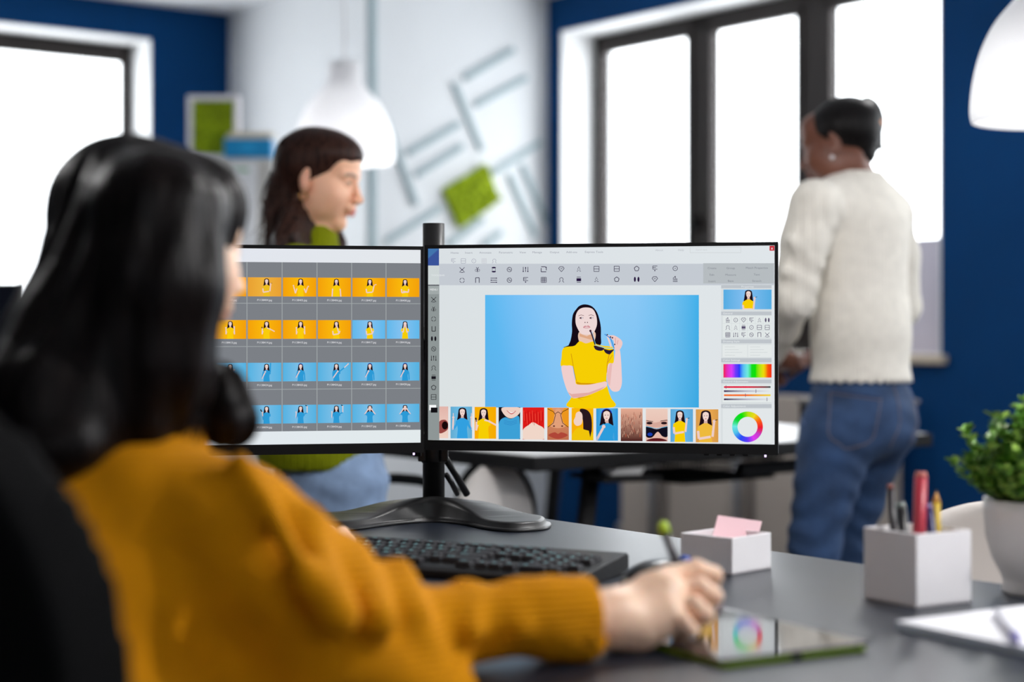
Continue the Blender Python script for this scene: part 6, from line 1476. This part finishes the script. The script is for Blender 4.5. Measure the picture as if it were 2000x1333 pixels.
for ai, (a, hnd) in enumerate(zip(arm3, hands3)):
    wr_ = a[2]; hd = Vector((-.35, .75, -.25)).normalized() if ai == 0 else Vector((-.9, -.1, -.25)).normalized()
    sd3 = hd.cross(Z).normalized(); up3 = sd3.cross(hd)
    Rh = Matrix((sd3, hd, up3)).transposed()
    c0 = hnd
    it = [(cap(wr_, c0 - hd * .03, .027, .024), .01), (ell(c0, [.038, .044, .017], Rh), .014)]
    for i in range(4):
        b_ = c0 + hd * .038 + sd3 * (-.026 + i * .0175); L = (.85, 1, .97, .75)[i]
        it.append((chain([b_, b_ + (hd * .028 + up3 * -.006) * L, b_ + (hd * .040 - up3 * .026) * L, b_ + (hd * .030 - up3 * .042) * L], [.0098, .0092, .0085, .0075], .003), .003))
    s_ = 1 if ai == 0 else -1
    it.append((chain([c0 + sd3 * s_ * .028, c0 + sd3 * s_ * .046 + hd * .02 - up3 * .01, c0 + sd3 * s_ * .04 + hd * .045 - up3 * .02], [.013, .0105, .008], .004), .006))
    l_, h_ = bounds([wr_, c0], .07); l_ -= .03; h_ += .03; hl.append((union(*it), l_, h_, .0032))
lo, hi = bounds([hc3], .125); lo[2] = neck3.z - .03; hi = np.maximum(hi, A3(neck3) + .06)
me = sdf_mesh('body', [(union(*h3.face(neck3 , .047)), lo, hi, .0026), (union(*b3), *bounds([q3(1500, 380, -.25), q3(1800, 380, .35), q3(1600, 640, 0) - Z * H], .1), .012)] + hl, h3.colour(skd, SKL(104, 54, 50), None, brow=(.006, .004, .004)))
link_mesh('body', me, M_skin, W3)
# sweater
s3 = [(cap(q3(1676, 440, .01), q3(1682, 640), .118, .106, w=S3v, s=1.32), .05), (cap(q3(1682, 640), q3(1681, 745), .106, .122, w=S3v, s=1.15), .05),
      (chain([q3(1600, 402, -.11), q3(1670, 380, .0), q3(1735, 418, .11)], [.052, .066, .060], .03), .05), (cap(neck3 - Z * .03, neck3 + Z * .000, .068, .060), .02),
      (chain([arm3[0][0], q3(1572, 470, -.13), arm3[0][1], q3(1530, 640, -.02), arm3[0][2]], [.062, .058, .050, .040, .034], .02), .02),
      (chain([arm3[1][0], q3(1752, 500, .15), arm3[1][1], arm3[1][2]], [.060, .055, .048, .036], .02), .02)]
for (a, b, r) in ((q3(1535, 530, -.17), q3(1590, 560, -.15), .012), (q3(1530, 575, -.15), q3(1580, 600, -.13), .013), (q3(1545, 470, -.18), q3(1600, 520, -.16), .012)):
    s3.append((cap(a, b, r), .02))
hem3 = q3(0, 745).z
def sw3(p):
    d = union(*s3)(p); a = np.arctan2(p[:, 1] - Y3, p[:, 0] - q3(1680, 0).x)
    d = d + .0013 * np.sin(a * 66 + 1.5 * np.sin(p[:, 2] * 14)) + .002 * np.sin(p[:, 2] * 60 + p[:, 0] * 25) * np.clip((1.12 - p[:, 2]) * 3, 0, 1)
    zc = hem3 + .004 * np.sin(a * 33)
    torso = np.hypot(p[:, 0] - q3(1680, 0).x, p[:, 1] - Y3) < .22
    return np.where(torso, np.maximum(d, zc - p[:, 2]), d)
M_ivory = knit('ivory_knit', rgb(232, 226, 216), 34, 'X', .0015, .5)
link_mesh('sweater', sdf_mesh('sweater', [(sw3, *bounds([q3(1490, 330, -.25), q3(1810, 765, .36)], .02), .0058)]), M_ivory, W3)
# neckband
nb_c = neck3 + Z * .001; mb = MB(); 
mb.tube([nb_c + Vector((.058 * math.cos(k * math.pi / 12), .058 * math.sin(k * math.pi / 12), .006 * math.sin(k * math.pi / 12 + 2.5))) for k in range(24)], .007, 8, closed=True); mb.build('neckband', M_ivory, W3)
# jeans
j3 = [(cap(q3(1680, 745), q3(1680, 790), .112, .122, w=S3v, s=1.15), .04), (ell(q3(1725, 830, .03), [.085, .10, .095]), .04), (ell(q3(1675, 830, -.05), [.095, .09, .095]), .04)]
for (a, b), an in zip(legs3, feet3): j3 += [(cap(a, b, .096, .062), .03), (cap(b, an, .060, .044), .02)]
M_denim3 = mat('blue_denim', rgb(36, 62, 98), .85, noise=.28, nscale=14, bump=.3, bscale=120)
link_mesh('jeans', sdf_mesh('jeans', [jeans(j3, *bounds([q3(1510, 735, -.22), Vector((q3(1810, 0).x, Y3 + .28, .09))], .03), .0065, .003)]), M_denim3, W3)
for an in feet3:
    e_ = an + F3 * .15 - Z * .045
    f = union(cap(an - F3 * .02 - Z * .035, e_, .040, .034), k=.01); l_, h_ = bounds([an, e_], .06); l_[2] = 0
    link_mesh('shoe', sdf_mesh('shoe', [(f, l_, h_, .006)]), mat('shoe3', rgb(225, 225, 225), .6), W3)
# back pocket and seam stitching, laid on the cloth
from mathutils.bvhtree import BVHTree
def lay(objn, pts, off=.0015):
    me_ = objn.data; M = WORLD[objn]; bv = BVHTree.FromPolygons([M @ v.co for v in me_.vertices], [tuple(p.vertices) for p in me_.polygons]); out = []
    o_ = Vector((0, 0, H))
    for p in pts:
        d = (P(p[0], p[1], 1.0) - o_).normalized(); hit = bv.ray_cast(o_, d)
        if hit[0] is not None: out.append(hit[0] - d * off)
    return out
jo = [o for o in W3.children if o.name.startswith('jeans')][0]
M_st = mat('stitching', rgb(120, 104, 104), .8)
def stitch(name, pts, r=.0011, closed=False, m=None):
    L_ = lay(jo, [tuple(p) for p in spline(pts, 6, closed=closed)]); 
    if len(L_) > 2: MB().tube(L_, r, 5, closed=closed).build(name, m or M_st, W3)
M_pk = mat('pocket_denim', rgb(40, 68, 110), .85, noise=.2, nscale=20)
stitch('pocket_seam', [(1622, 765), (1620, 810), (1619, 850), (1640, 868), (1655, 877), (1700, 862), (1712, 830), (1721, 778)])
stitch('pocket_top', [(1622, 763), (1670, 770), (1721, 777)], .0018, m=mat('pocket_edge', rgb(30, 52, 92), .8)); stitch('pocket_top_seam', [(1622, 768), (1670, 775), (1720, 782)])
stitch('side_seam', [(1744, 752), (1755, 790), (1757, 830), (1745, 860), (1738, 875)]); stitch('side_pocket', [(1782, 778), (1788, 800), (1790, 835), (1776, 870)])
stitch('leg_seam', [(1578, 755), (1562, 790), (1570, 830)], .002, m=mat('seam_light', rgb(90, 110, 150), .8))
# hair: smooth cap pulled into a bun
M_hair3 = hair_mat('black_hair', rgb(12, 11, 12), rgb(30, 26, 26), .42, 200)
bun = q3(1692, 232, .02)
hh3 = [(h3.e((0, -.026, .034), (.079, .094, .080)), .01), (h3.e((0, .120, -.020), (.13, .062, .105)), -.012), (h3.e((0, .036, -.085), (.12, .072, .066)), -.010),
       (ell(q3(1697, 233, .03), [.038, .040, .058], Matrix.Rotation(-.15, 3, 'Y')), .025), (ell(q3(1708, 280, .02), [.020, .026, .024]), .02), (chain([q3(1676, 262, -.015), q3(1681, 296, -.012)], [.053, .040], .015), .015)]
link_mesh('hair', sdf_mesh('hair', [(union(*hh3), *bounds([q3(1560, 175, -.14), q3(1740, 350, .16)], .02), .0036)]), M_hair3, W3)
oc = q3(1712, 247, -.032); pts = [oc + Vector((.003 * math.cos(t), .010 * math.sin(t), .0)) for t in (0,)]
mb = MB(); mb.tube([oc + Vector((-.012, -.020, -.004)), oc + Vector((.002, -.014, .009)), oc + Vector((.010, .0, .010)), oc + Vector((.010, .014, .002))], .0085, 12); mb.build('hair_band', mat('orange_band', rgb(206, 128, 70), .4), W3)
mb = MB(); lines = []; gr = jitter(5)
for i in range(30):
    a0 = q3(1715, 283, gr.uniform(.0, .03)); lines.append([a0, a0 + Vector((gr.uniform(.004, .012), 0, gr.uniform(-.008, .002))), a0 + Vector((gr.uniform(.01, .022), 0, gr.uniform(-.022, -.006)))])
strands(mb, lines, .0007, 4); mb.build('hair_strands', M_hair3, W3)
es = -1 if h3.w(-.078, 0, 0).y < h3.w(.078, 0, 0).y else 1
ec = h3.w(es * .0765, .002, -.042)
mb = MB(); mb.lathe([(.0005, -.006), (.0045, -.004), (.006, 0), (.0045, .004), (.0005, .006)], ec, 16); mb.build('earring', mat('pearl', rgb(226, 214, 214), .15, spec=.8), W3)
